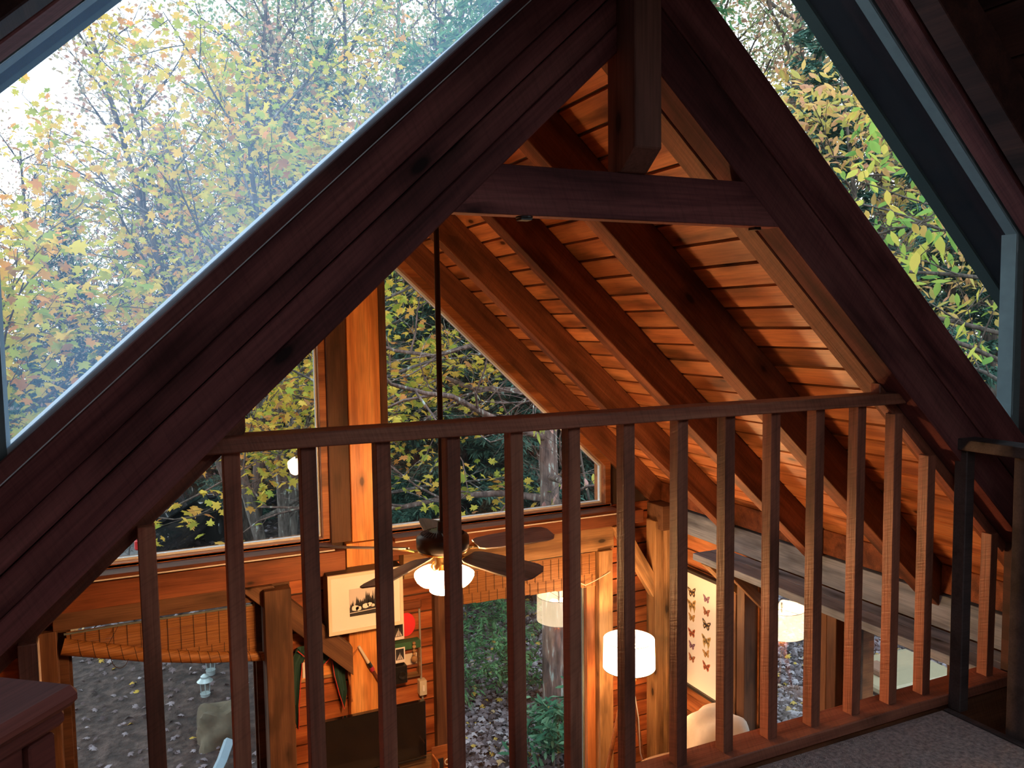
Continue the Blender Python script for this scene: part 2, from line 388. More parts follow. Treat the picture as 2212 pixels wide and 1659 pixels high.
# carpet: short pile with real tufts near the railing
m, t, out = newmat('brown_carpet'); Lk = t.links.new
tcn = N(t, 'ShaderNodeTexCoord'); n1 = N(t, 'ShaderNodeTexNoise'); n1.inputs['Scale'].default_value = 75; n1.inputs['Detail'].default_value = 4; Lk(tcn.outputs['Object'], n1.inputs['Vector'])
n2 = N(t, 'ShaderNodeTexVoronoi'); n2.inputs['Scale'].default_value = 230; Lk(tcn.outputs['Object'], n2.inputs['Vector'])
rp = ramp(t, [(0.3, (0.20, 0.135, 0.115)), (0.5, (0.42, 0.30, 0.265)), (0.7, (0.66, 0.50, 0.45))]); Lk(n1.outputs['Fac'], rp.inputs[0])
bs = N(t, 'ShaderNodeBsdfPrincipled'); bs.inputs['Roughness'].default_value = 0.95; bs.inputs['Sheen Weight'].default_value = 0.3; Lk(rp.outputs[0], bs.inputs['Base Color'])
bp = N(t, 'ShaderNodeBump'); bp.inputs['Distance'].default_value = 0.01; bp.inputs['Strength'].default_value = 0.9
Lk(math_(t, 'ADD', n1.outputs['Fac'], n2.outputs['Distance']), bp.inputs['Height']); Lk(bp.outputs[0], bs.inputs['Normal']); Lk(bs.outputs[0], out.inputs[0])
M_CARPET = m
cp = MB(); nx, ny = 150, 110; R = random.Random(5)
for i in range(nx + 1):
    for j in range(ny + 1):
        x = -1.2 + (2.525 + 1.2) * i / nx; y = -0.8 + (1.895 + 0.8) * j / ny
        z = ZL + R.uniform(-.0035, .0035)
        if i == nx or i == 0 or j == ny or j == 0: z = ZL - 0.011
        cp.v.append((x, y, z)); cp.r.append(0)
for i in range(nx):
    for j in range(ny):
        a = i * (ny + 1) + j; cp.f.append((a, a + ny + 1, a + ny + 2, a + 1)); cp.m.append(0)
put('floor', cp, M_CARPET, kind='structure', smooth=True)

def plank_rects(mb, axis, rects, c0, c1, pitch=0.122, gap=0.012, zbase=-3.74, seed=0):
    """horizontal planks; axis 'x': rect (x0,x1,z0,z1) at y c0..c1; axis 'y': rect (y0,y1,z0,z1) at x c0..c1"""
    R = random.Random(seed)
    for (a0, a1, z0, z1) in rects:
        k = int(math.floor((z0 - zbase) / pitch))
        while zbase + k * pitch < z1:
            lo = max(z0, zbase + k * pitch + gap / 2); hi = min(z1, zbase + (k + 1) * pitch - gap / 2)
            rr = random.Random(k * 7 + int(a0 * 100)).random()
            if hi - lo > 0.01:
                if axis == 'x': mb.box(a0, a1, c0, c1, lo, hi, r=rr)
                else: mb.box(c0, c1, a0, a1, lo, hi, r=rr)
            k += 1

# far gable wall: boards, with a backing layer
wf = MB()
plank_rects(wf, 'x', [(XL, -0.43, ZF, -1.40), (0.63, 1.80, ZF, -1.40), (3.02, XW, ZF, -1.35), (-0.43, 0.63, ZF, -3.3)], 5.085, 5.10)
put('wall_far', wf, M_BOARD_X, kind='structure')
M_BACK = plain('dark_sheathing', (0.05, 0.03, 0.02), rough=0.9)
wb = MB()
for r in ((XL - .1, -0.43, ZF, -1.36), (0.63, 1.78, ZF, -1.36), (3.0, XW + .15, ZF, -1.36), (-0.43, 0.63, ZF, -3.3), (-0.43, 0.63, -1.66, -1.36), (1.78, 3.0, -1.66, -1.36)):
    wb.box(r[0], r[1], 5.10, 5.22, r[2], r[3])
wb.prism([(1.07, 5.10, -1.36), (1.41, 5.10, -1.36), (1.41, 5.10, 0.75), (1.228, 5.10, 0.9), (1.07, 5.10, 0.75)], (0, .12, 0))
for s in (1, -1):   # small corners beside the gable windows, and the strip above them
    wb.prism([(XR + s * 1.89, 5.10, -1.36), (XR + s * 2.42, 5.10, -1.36), (XR + s * 2.42, 5.10, -1.30), (XR + s * 1.89, 5.10, -0.80)], (0, .12, 0))
    wb.prism([(XR + s * 0.18, 5.108, 1.88 - T * (XR + .18)), (XR + s * 1.9, 5.108, 1.88 - T * (XR + 1.9)), (XR + s * 1.9, 5.108, 2.14 - T * (XR + 1.9)), (XR + s * 0.18, 5.108, 2.14 - T * (XR + .18))], (0, .12, 0))
put('wall_far', wb, M_BACK, kind='structure')

# right wall (below the eave)
wr = MB()
plank_rects(wr, 'y', [(4.18, 5.08, ZF, -1.25), (2.65, 4.18, -1.66, -1.25), (2.65, 4.18, ZF, -2.95), (-3.0, 2.65, ZF, -1.25), (3.3, 3.52, -2.95, -1.66)], XW, XW + .015, seed=3)
put('wall_right', wr, M_BOARD_RY, kind='structure')
wr = MB()
for r in ((4.10, 5.2, ZF, -1.2), (2.65, 4.10, -1.66, -1.2), (2.65, 4.10, ZF, -2.95), (-3.1, 2.65, ZF, -1.2), (3.3, 3.52, -2.95, -1.66)):
    wr.box(XW + .015, XW + .13, r[0], r[1], r[2], r[3])
put('wall_right', wr, M_BACK, kind='structure')
# left wall, back wall
wl = MB(); plank_rects(wl, 'y', [(-3.0, 5.08, ZF, -1.25)], XL - .015, XL, seed=4); put('wall_left', wl, M_BOARD_RY, kind='structure')
wl = MB(); wl.box(XL - .13, XL - .015, -3.1, 5.2, ZF, -1.2); put('wall_left', wl, M_BACK, kind='structure')
wk = MB(); wk.box(-2.0, 4.5, -3.12, -3.0, ZF, 2.1); put('wall_back', wk, M_LOFT, kind='structure')
# loft side walls and stair enclosure
bx('wall_right', 4.12, 4.24, -3.0, 1.97, ZF, -0.7, M_LOFT, kind='structure')
bx('wall_left', -1.90, -1.78, -3.0, 1.97, -1.6, -0.7, M_LOFT, kind='structure')

# truss-plane wall outside the opening (loft gable wall)
def ztop(x, a=ZTOP): return a - T * abs(x - XR)
def zloft(x, a=LBD): return a - T * abs(x - LX)
wg = MB()
wg.prism([(2.90, 1.88, ztop(2.90)), (4.2, 1.88, ztop(4.2)), (4.2, 1.88, zloft(4.2)), (2.90, 1.88, zloft(2.90))], (0, .08, 0))
wg.prism([(2.93, 1.90, -1.6), (4.2, 1.90, -1.6), (4.2, 1.90, ztop(4.2) - .375), (2.93, 1.90, ztop(2.93) - .375)], (0, .06, 0))
wg.box(3.75, 4.2, 1.90, 1.97, ZF, -1.6)
put('wall_gable', wg, M_LOFT, kind='structure')
wg = MB()
wg.prism([(-0.30, 1.88, ztop(-0.30)), (-0.30, 1.88, zloft(-0.30)), (-1.85, 1.88, zloft(-1.85)), (-1.85, 1.88, ztop(-1.85))], (0, .08, 0))
wg.prism([(-0.62, 1.92, ztop(-0.62) - .376), (-1.85, 1.92, ztop(-1.85) - .376), (-1.85, 1.92, -1.7), (-0.62, 1.92, -1.7)], (0, .06, 0))
put('wall_gable', wg, M_LOFT, kind='structure')

# ------------------------------------------------------------------ windows
def window(name, outer, inner, axis, d0, d1, glass_at, frame_mat, pane_mat, stop_mat=M_CAULK, stop=0.014, label=None):
    """outer/inner: 2-D outlines (u,z) of equal length; axis 'x' -> plane y; axis 'y' -> plane x"""
    def P(p, d): return (p[0], d, p[1]) if axis == 'x' else (d, p[0], p[1])
    D = (0, d1 - d0, 0) if axis == 'x' else (d1 - d0, 0, 0)
    cx = sum(p[0] for p in inner) / len(inner); zmin = min(p[1] for p in outer)
    root = empty(name, P((cx, zmin), d0), label=label, kind='structure')
    mb = MB(); mb.ring([P(p, d0) for p in outer], [P(p, d0) for p in inner], D); put('window_frame', mb, frame_mat, root, bevel=0.002)
    # inner stop
    c = (cx, sum(p[1] for p in inner) / len(inner)); n = len(inner); ins = []
    for i in range(n):
        a, b, e = Vector(inner[i - 1]), Vector(inner[i]), Vector(inner[(i + 1) % n])
        d1_ = (b - a).normalized(); d2_ = (e - b).normalized(); n1_ = Vector((-d1_.y, d1_.x)); n2_ = Vector((-d2_.y, d2_.x))
        if n1_.dot(Vector(c) - b) < 0: n1_.negate()
        if n2_.dot(Vector(c) - b) < 0: n2_.negate()
        bis = (n1_ + n2_); bis = bis / max(0.3, bis.length_squared / 2); ins.append(tuple(b + bis * stop))
    Ds = (0, .03, 0) if axis == 'x' else (.03, 0, 0)
    mb = MB(); mb.ring([P(p, glass_at - .012) for p in inner], [P(p, glass_at - .012) for p in ins], Ds); put('glazing_stop', mb, stop_mat, root)
    mb = MB(); mb.prism([P(p, glass_at) for p in ins], (0, .005, 0) if axis == 'x' else (.005, 0, 0)); put('pane', mb, pane_mat, root)
    return root

zs = lambda x, c=0.675: c - T * abs(x - XR)
inR = [(1.45, -1.33), (3.08, -1.33), (3.08, zs(3.08)), (1.45, zs(1.45))]
outR = [(1.41, -1.385), (3.125, -1.385), (3.125, zs(3.125, .745)), (1.41, zs(1.41, .745))]
window('window_1', outR, inR, 'x', 5.06, 5.22, 5.13, M_JAMB, M_GLASS, label='sloped glass pane right of the centre post in the far gable')
mir = lambda L_: [(2 * XR - a, b) for a, b in L_]
inL = mir(inR); inL = [(1.03, -1.33)] + inL[1:3] + [(1.03, zs(1.03))]
outL = mir(outR); outL = [(1.075, -1.385)] + outL[1:3] + [(1.075, zs(1.075, .745))]
window('window_2', outL, inL, 'x', 5.06, 5.22, 5.13, M_JAMB, M_GLASS, label='sloped glass pane left of the centre post in the far gable')
window('window_3', [(-.45, -3.32), (.65, -3.32), (.65, -1.60), (-.45, -1.60)], [(-.40, -3.27), (.60, -3.27), (.60, -1.66), (-.40, -1.66)], 'x', 5.07, 5.22, 5.11, M_DKJAMB, M_GLASS, M_DKJAMB, label='tall lower left window under the rolled bamboo blind')
window('door_1', [(1.76, ZF), (3.02, ZF), (3.02, -1.60), (1.76, -1.60)], [(1.83, ZF + .1), (2.89, ZF + .1), (2.89, -1.66), (1.83, -1.66)], 'x', 5.06, 5.16, 5.07, M_DKJAMB, M_GLASS, M_GREYP, label='glazed patio door to the leafy ground')
window('window_4', [(3.50, -2.97), (4.10, -2.97), (4.10, -1.64), (3.50, -1.64)], [(3.53, -2.93), (4.04, -2.93), (4.04, -1.70), (3.53, -1.70)], 'y', XW - .005, XW + .13, XW + .01, M_JAMB, M_GLASSR, M_DKJAMB, label='right wall window reflecting the lamp')
window('window_5', [(2.63, -2.97), (3.30, -2.97), (3.30, -1.64), (2.63, -1.64)], [(2.68, -2.93), (3.25, -2.93), (3.25, -1.70), (2.68, -1.70)], 'y', XW - .005, XW + .13, XW + .01, M_JAMB, M_GLASSR, M_DKJAMB, label='nearer right wall window below the shelf')

# clerestory glass above the truss
def clerestory(name, s, xe, pm, label):
    lo = lambda x: ztop(x) + .012; hi = lambda x: LIN - T * abs(x - LX)
    xi = XR + s * .045
    inner = [(xi, lo(xi)), (xe, lo(xe)), (xe, hi(xe)), (xi, hi(xi))]
    root = empty(name, (xe, 1.88, lo(xe)), label=label, kind='structure')
    mb = MB(); Yp = 1.885
    e2 = xe + s * .045
    mb.prism([(xe, Yp, lo(xe) - .06), (e2, Yp, lo(e2) - .1), (e2, Yp, hi(e2) + .05), (xe, Yp, hi(xe) + .03)], (0, .055, 0))
    mb.prism([(xe, Yp, hi(xe)), (xi, Yp, hi(xi)), (xi, Yp, hi(xi) + .06), (xe, Yp, hi(xe) + .06)], (0, .055, 0))
    put('window_frame', mb, M_GREYP, root)
    mb = MB(); mb.prism([(xe, 1.885, lo(xe) - .012), (xi, 1.885, lo(xi) - .012), (xi, 1.885, lo(xi) + .003), (xe, 1.885, lo(xe) + .003)], (0, .06, 0)); put('glazing_stop', mb, M_CAULK, root)
    mb = MB(); mb.prism([(p[0], 1.878, p[1]) for p in inner], (0, .005, 0)); put('pane', mb, pm, root)
clerestory('window_6', -1, -0.235, M_GLASSD, 'dusty glass with painted sky haze above the left truss slope')
clerestory('window_7', 1, 2.83, M_GLASS, 'glass strip above the right truss slope')

# ================================================================== TIMBER FRAME
for k, (y, l) in enumerate(((1.975, 'rafter tight behind the truss'), (2.70, 'first full rafter beyond the railing'), (3.46, 'rafter nearest the fan rod'), (4.25, 'second rafter in front of the far gable'), (5.055, 'gable rafter against the far glass'))):
    for s in (1, -1):
        w = .095 if k == 0 else .10
        if k == 4: w = .05
        o = rafter('rafter', s, y, y + w, ZBD - .002, ZIN, 0.02, 2.42 if k == 4 else 2.70, M_RAFT)
        tag(o, '%s roof slope, %s' % ('right' if s > 0 else 'left', l), 'rafter', 'rafters of the living room roof')
# blocking between rafters at the eave
ys = [2.07, 2.70, 2.80, 3.46, 3.56, 4.25, 4.35, 5.055]
for i in range(0, 8, 2):
    tag(bx('blocking', 3.56, 3.60, ys[i] + .004, ys[i + 1] - .004, -1.355, -1.215, M_RAFT), 'short blocking board between %s above the grey wall beam' % ('the first pair of rafters', 'the second pair of rafters', 'the third pair of rafters', 'the last rafter and the gable')[i // 2], 'blocking', 'eave blocking boards')

# truss
for s in (1, -1):
    root = empty('truss_rafter', (XR + s * 1.3, YA, ZTOP - T * 1.3 - .35), label='%s sloping truss timber%s' % (('right', ' beside the strip of outdoor glass') if s > 0 else ('left', ', widest dark beam crossing the picture')), cat='beam', group='sloping timbers of the truss')
    bands = [(0, .19, 0), (.194, .37, .004)] if s > 0 else [(0, .043, -.012), (.047, .147, .002), (.149, .216, 0), (.220, .300, .002), (.302, .372, 0)]
    for (a, b, dy) in bands:
        rafter('timber', s, YA + dy, YA + .098, ZTOP - a, ZTOP - b, 0.045, 2.75, M_TRUSS, root)
    if s < 0:
        rafter('gap_light_strip', s, YA - .004, YA + .002, ZTOP - .043, ZTOP - .0465, 0.05, 2.6, M_CAULK, root, bevel=0)  # pale strip paints the light showing through the seam between timbers
kp = MB()
kx0, kx1 = 1.19, 1.272
kp.prism([(kx0, 1.80, 1.75), (kx0, 1.80, 0.445), (kx0, 1.868, 0.392), (kx0, 1.935, 0.392), (kx0, 1.935, 1.75)], (kx1 - kx0, 0, 0))
tag(put('king_post', kp, wood('king_post_timber', (0.20, 0.078, 0.055), (0.10, 0.036, 0.026), grain='Z', rough=0.7, knots=0.3), bevel=0.003), 'square hanging post at the centre of the truss with pointed tip', 'post')
ct = MB(); a0, a1 = ZIN - .0, 0
zl0, zl1 = .268, .392
xx = lambda z, s: XR + s * (ZIN - z) / T
ct.prism([(xx(zl0, -1) - .02, 1.876, zl0), (xx(zl0, 1) + .02, 1.876, zl0), (xx(zl1, 1) + .02, 1.876, zl1), (xx(zl1, -1) - .02, 1.876, zl1)], (0, .05, 0))
ctm = MB()
# build in local coords so the grain follows X
root = empty('collar_tie', (XR, 1.90, zl0), label='horizontal beam tying the two truss slopes under the hanging post', cat='beam')
put('timber', ct, M_TRUSS, root, bevel=0.002)
mb = MB(); mb.box(.905, .935, 1.885, 1.915, .258, .268); mb.lathe([(0, 0), (.022, 0), (.022, .004), (0, .004)], c=(.92, 1.90, .264), k=16); put('bolt', mb, M_BLACK, root)
mb = MB(); mb.box(1.66, 1.685, 1.89, 1.915, .260, .268); put('bolt', mb, M_BLACK, root)

# loft rafters (dark, above and behind)
for k, y in enumerate((1.785, 1.69, 1.05, 0.35, -1.72, -2.2, -2.7)):
    for s in (1, -1):
        o = rafter('loft_rafter', s, y, y + (.085 if k == 0 else .08), LBD - .003, LIN + (0 if k == 0 else .0), 0.0, 3.12, M_TRUSS if k == 0 else M_LOFT, xr=LX)
        tag(o, '%s loft roof rafter, %s' % ('right' if s > 0 else 'left', ('outermost beside the grey window frame', 'doubled against the outermost one', 'third from the glass', 'above the carpet', 'behind the added roof window', 'near the back wall', 'against the back wall of the loft')[k]), 'rafter', 'rafters of the loft roof')

# ------------------------------------------------------------------ guard railing
rail = empty('guard_railing', (1.25, 1.91, ZL), label='reddish wooden guard railing with upright square balusters along the loft edge', cat='railing')
beam('top_rail', (-.02, 1.955, -.266), (2.335, 1.955, -.271), .085, .036, M_RAIL, rail)
beam('bottom_rail', (-1.0, 1.955, -1.351), (2.92, 1.955, -1.351), .11, .038, M_RAIL, rail)
for s in (1, -1):
    # boards under the truss slopes that close the ends of the railing
    u0, u1 = (1.03, 1.70) if s > 0 else (1.00, 2.45)
    rafter('sloped_rail', s, 1.955, 1.995, ZIN - .004, ZIN - .055, u0, u1, M_RAIL, rail)
cols = [-.20, .029, .203, .372, .544, .722, .895, 1.06, 1.233, 1.409, 1.578, 1.749, 1.924, 2.098, 2.266, 2.426, 2.755]
for i, xr_ in enumerate(cols):
    xb = xr_ * 1.935 / 1.87; w, d = .037, .042
    z1 = -.284
    ln = ZIN - .055 - T * abs(xb - w / 2 - XR) + .01
    if ln < z1 - .01: z1 = ln
    o = beam('baluster', (xb - w / 2, 1.955, -1.333), (xb - w / 2 + rng.uniform(-.003, .003), 1.952, z1), w, d, M_RAIL, rail, up=(0, 1, 0), bevel=0.002)

r2 = empty('stair_railing', (2.58, 1.6, ZL), label='dark railing running from the corner post toward the viewer at right edge', cat='railing')
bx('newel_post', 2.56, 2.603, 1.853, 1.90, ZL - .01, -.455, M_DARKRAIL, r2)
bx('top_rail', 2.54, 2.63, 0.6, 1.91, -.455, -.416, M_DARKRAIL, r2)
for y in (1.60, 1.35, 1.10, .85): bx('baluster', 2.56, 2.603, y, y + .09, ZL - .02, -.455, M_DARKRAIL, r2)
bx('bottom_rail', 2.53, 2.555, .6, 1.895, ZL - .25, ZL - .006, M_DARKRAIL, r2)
st = empty('staircase', (2.9, 1.2, ZF), label='dark open stair going down beside the carpeted loft floor', cat='staircase')
for i in range(9):
    bx('tread', 2.62, 3.55, 1.56 - i * .26, 1.84 - i * .26, ZL - .26 - i * .24, ZL - .22 - i * .24, M_DARKRAIL, st)
beam('stringer', (3.58, 1.84, ZL - .30), (3.58, 1.84 - 9 * .26, ZL - .30 - 9 * .24), .04, .25, M_DARKRAIL, st)

# ------------------------------------------------------------------ far gable timbers
pg = empty('gable_post', (1.24, 5.03, ZF), label='lamplit orange pine post rising between the two gable windows', cat='post')
M_PINEZ = M_PINE
beam('upper_post', (1.30, 5.04, -1.36), (1.30, 5.04, .62), .205, .085, M_PINE, pg, up=(0, -1, 0))
beam('lower_post', (1.26, 5.045, ZF), (1.26, 5.045, -1.37), .20, .075, M_PINE, pg, up=(0, -1, 0))
tag(beam('window_stud', (1.135, 5.06, -1.36), (1.135, 5.06, .70), .125, .07, M_DKJAMB, up=(0, -1, 0)), 'dark brown stud left of the orange gable post', 'post')
tag(beam('window_stud', (1.42, 5.035, -1.36), (1.42, 5.035, .52), .045, .10, M_DKJAMB, up=(0, -1, 0)), 'narrow dark stud right of the orange gable post', 'post')
tag(beam('gable_beam', (-1.12, 5.03, -1.467), (1.14, 5.03, -1.467), .15, .145, M_BEAM), 'red brown cross beam under the left gable window', 'beam')
tag(beam('gable_beam', (1.42, 5.03, -1.425), (3.34, 5.03, -1.425), .15, .095, M_BEAM), 'orange cross beam under the right gable window', 'beam')
tag(beam('header_board', (-.46, 5.04, -1.592), (.80, 5.04, -1.592), .12, .10, M_OLDPOST), 'brown header board above the rolled bamboo blind', 'beam')
tag(beam('header_board', (1.52, 5.04, -1.56), (3.10, 5.04, -1.56), .12, .165, M_TAN), 'pale tan header board above the patio door', 'beam')
for (x0, x1, l) in ((-1.0, 1.07, 'left'), (1.45, 3.13, 'right')):
    root = empty('window_sill', ((x0 + x1) / 2, 4.99, -1.38), label='narrow wooden sill below the %s gable window' % l, cat='window sill')
    bx('sill_board', x0, x1, 4.93, 5.09, -1.378, -1.352, M_BEAM, root)
    bx('edge_strip', x0, x1, 4.922, 4.93, -1.379, -1.371, M_WHITE, root)
    bx('bead', x0, x1, 5.06, 5.10, -1.352, -1.332, M_CAULK, root)
tag(beam('wall_post', (.715, 4.97, ZF), (.715, 4.97, -1.56), .155, .17, M_OLDPOST, up=(0, -1, 0), cut1=((.715, 4.97, -1.56), (0, 0, 1))), 'thick brown post between the bamboo blind window and the board wall', 'post')
tag(beam('wall_post', (-.52, 5.03, ZF), (-.52, 5.03, -1.64), .15, .11, M_OLDPOST, up=(0, -1, 0)), 'brown post left of the blind window behind the railing end', 'post')
tag(beam('door_post', (3.02, 5.02, ZF), (3.02, 5.02, -1.645), .115, .12, M_TAN, up=(0, -1, 0)), 'tan knotty post right of the patio door', 'post')
tag(beam('door_casing', (2.925, 5.045, ZF), (2.925, 5.045, -1.85), .07, .06, M_JAMB, up=(0, -1, 0)), 'orange casing strip at the right side of the patio door', 'trim')
tag(beam('door_casing', (1.775, 5.045, ZF), (1.775, 5.045, -1.645), .08, .06, M_DKJAMB, up=(0, -1, 0)), 'dark casing at the left side of the patio door', 'trim')
# corner post: cluster of rough timbers
cpz = empty('corner_post', (3.48, 4.95, ZF), label='rough cluster of timbers standing in the right far corner', cat='post')
beam('timber', (3.455, 4.98, ZF), (3.455, 4.98, -1.47), .07, .12, M_TAN, cpz, up=(0, -1, 0))
beam('timber', (3.52, 4.95, ZF), (3.52, 4.95, -1.50), .06, .14, M_TAN, cpz, up=(0, -1, 0))
beam('timber', (3.57, 4.90, ZF), (3.57, 4.90, -1.56), .07, .12, M_TAN, cpz, up=(0, -1, 0))
bx('notch_block', 3.44, 3.615, 4.86, 5.06, -1.53, -1.35, M_OLDPOST, cpz)
# diagonal braces
def brace(x0, z0, x1, z1, y, w, h, mat, lab):
    d = Vector((x1 - x0, 0, z1 - z0)).normalized(); n = Vector((-d.z, 0, d.x))
    return tag(beam('brace', (x0, y, z0), (x1, y, z1), w, h, mat, up=tuple(n), cut0=((x0, y, z0), (0, 0, 1)), cut1=((x1, y, z1), (1, 0, 0))), lab, 'brace', 'diagonal wall braces')
brace(.60, -1.545, 1.165, -2.10, 4.98, .08, .13, M_OLDPOST, 'dark brown diagonal brace running behind the framed photograph')
brace(3.13, -1.475, 3.47, -2.03, 4.98, .07, .10, M_TAN, 'tan diagonal brace between the far beam and the corner post')

# ------------------------------------------------------------------ right wall timbers and shelf
tag(beam('wall_beam', (3.60, 2.0, -1.452), (3.60, 4.86, -1.452), .09, .165, wood('grey_wall_beam', (0.19, 0.25, 0.36), (0.10, 0.135, 0.20), (0.26, 0.32, 0.44), rough=0.7, knots=0.2)), 'grey weathered beam along the right wall below the rafters', 'beam')
sh = empty('wall_shelf', (3.47, 3.2, -1.60), label='long grey weathered plank shelf high on the right wall', cat='shelf')
for i, (x0, x1) in enumerate(((3.305, 3.44), (3.443, 3.555))):
    bx('plank', x0, x1, 2.0, 4.33, -1.585, -1.54, M_GREYW, sh)
for y in (4.20, 3.98, 2.35):
    b = beam('bracket', (3.36, y, -1.60), (3.59, y, -1.82), .09 if y > 4.1 else .045, .06, M_TAN if y > 4.1 else M_OLDPOST, sh, up=(.7, 0, .7), cut0=((3.36, y, -1.586), (0, 0, 1)), cut1=((3.59, y, -1.8), (1, 0, 0)))
tag(bx('shelf_rail', 3.56, 3.615, 2.0, 4.16, -1.66, -1.60, M_BEAM), 'orange brown rail under the grey shelf above the side windows', 'trim')
tag(beam('wall_post', (3.575, 4.20, ZF), (3.575, 4.20, -1.66), .08, .10, M_OLDPOST, up=(1, 0, 0)), 'grey brown post between the butterfly poster and the side window', 'post')
tag(beam('window_stud', (3.56, 4.09, ZF), (3.56, 4.09, -1.665), .075, .11, M_DKJAMB, up=(1, 0, 0)), 'dark stud at the left edge of the lamp reflecting window', 'post')
tag(beam('window_stud', (3.585, 3.38, ZF), (3.585, 3.38, -1.665), .07, .06, M_DKJAMB, up=(1, 0, 0)), 'dark post between the two side windows', 'post')
tag(beam('window_stud', (3.60, 3.47, ZF), (3.60, 3.47, -1.665), .05, .03, M_OLDPOST, up=(1, 0, 0)), 'slim greenish strip beside the post between the side windows', 'post')

# ================================================================== LAMPS
def point(name, loc, w, col, rad, parent=None):
    d = bpy.data.lights.new(name, 'POINT'); d.energy = w; d.color = col; d.shadow_soft_size = rad
    o = bpy.data.objects.new(name, d); COL.objects.link(o)
    if parent is not None: o.parent = parent; o.matrix_local = wm(parent).inverted() @ Matrix.Translation(loc)
    else: o.location = loc
    return o
WARM = (1.0, 0.47, 0.16)

FX, FY = 1.228, 3.42
fan = empty('ceiling_fan', (FX, FY, -1.24), label='dark bronze ceiling fan with three lit glass shades on a long rod', cat='ceiling fan')
mb = MB(); mb.tube([(FX, FY, -.89), (FX, FY, .74)], .0125, 12); put('down_rod', mb, M_BLACK, fan, smooth=True)
mb = MB(); mb.lathe([(0, .70), (.06, .69), (.065, .66), (.03, .62), (.0, .62)], c=(FX, FY, 0)); mb2 = MB(); mb2.lathe([(0.0, -.885), (.022, -.885), (.025, -.925), (0, -.925)], c=(FX, FY, 0)); put('rod_collar', mb2, M_METAL, fan, smooth=True); put('ceiling_canopy', mb, M_METAL, fan, smooth=True)
mb = MB(); mb.lathe([(0, -.924), (.045, -.926), (.088, -.936), (.113, -.949), (.119, -.958), (.119, -1.0), (.113, -1.012), (.09, -1.02), (0, -1.02)], c=(FX, FY, 0), k=48); put('motor_housing', mb, M_METAL, fan, smooth=True)
mb = MB()
for i in range(36):
    a = 2 * math.pi * i / 36
    if i % 12 == 0: continue
    mb.tube([(FX + math.cos(a) * .062, FY + math.sin(a) * .058, -.9285), (FX + math.cos(a + .08) * .098, FY + math.sin(a + .08) * .098, -.9405)], .003, 5)
put('vent_slots', mb, M_BLACK, fan)
mb = MB(); mb.lathe([(.111, -1.011), (.114, -1.015), (.112, -1.021), (.09, -1.024), (.09, -1.019)], c=(FX, FY, 0), k=48); put('brass_ring', mb, M_BRASS, fan, smooth=True)
mb = MB(); mb.lathe([(.04, -1.02), (.042, -1.03), (.036, -1.07), (.045, -1.085), (.045, -1.10), (.02, -1.112), (0, -1.112)], c=(FX, FY, 0), k=32); put('light_hub', mb, M_BRASS, fan, smooth=True)
M_BLADE = wood('fan_blade_grey_wood', (0.33, 0.30, 0.29), (0.2, 0.18, 0.17), rough=0.45, knots=0.0)
for k in range(5):
    a = math.radians(148 + k * 72); Rz = Matrix.Rotation(a, 4, 'Z'); base = Matrix.Translation((FX, FY, -1.018)) @ Rz
    pts = []
    for (x, w) in ((.165, .040), (.19, .054), (.25, .061), (.40, .069), (.51, .070), (.55, .060), (.57, .034)): pts.append((x, w))
    outl = [(x, -w) for x, w in pts] + [(x, w) for x, w in reversed(pts)]
    tilt = math.radians(13); mb = MB()
    mb.prism([(x, y * math.cos(tilt), y * math.sin(tilt)) for x, y in outl], (0, 0, .006))
    put('blade', mb, M_BLADE, fan, M=base)
    mb = MB()
    mb.prism([(.085, -.012, -.004), (.13, -.012, -.012), (.17, -.03, -.010), (.225, -.028, -.006), (.225, .028, .004), (.17, .03, .004), (.13, .012, -.012), (.085, .012, -.004)], (0, 0, .005))
    put('blade_iron', mb, M_BRASS, fan, M=base)
M_SHADE_G = plain('lit_frosted_glass', (0.9, 0.85, 0.75), rough=0.3, emit=330.0, ecol=(1.0, 0.52, 0.22))
for k in range(3):
    a = math.radians(-115 + k * 120); d = Vector((math.cos(a) * math.sin(.75), math.sin(a) * math.sin(.75), -math.cos(.75)))
    c = Vector((FX + math.cos(a) * .038, FY + math.sin(a) * .038, -1.092))
    q = Vector((0, 0, 1)).rotation_difference(d).to_matrix()
    M3 = Matrix.Translation(c) @ q.to_4x4()
    mb = MB(); mb.lathe([(.014, -.01), (.016, .02), (.02, .024), (.02, .0), ], k=20); put('lamp_holder', mb, M_BRASS, fan, M=M3, smooth=True)
    mb = MB(); mb.lathe([(.020, .020), (.030, .034), (.041, .06), (.049, .085), (.052, .105), (.0505, .105), (.047, .085), (.039, .06), (.028, .036), (.018, .022)], k=32)
    g = put('glass_shade', mb, M_SHADE_G, fan, M=M3, smooth=True)
    g['label'] = 'glowing white tulip glass shade'
    point('bulb_light', tuple(c + d * .118), FAN_W / 3, WARM, .04, fan)
mb = MB(); mb.tube([(FX + .01, FY - .02, -1.11), (FX + .012, FY - .022, -1.24)], .0015, 5); put('pull_chain', mb, M_BRASS, fan)

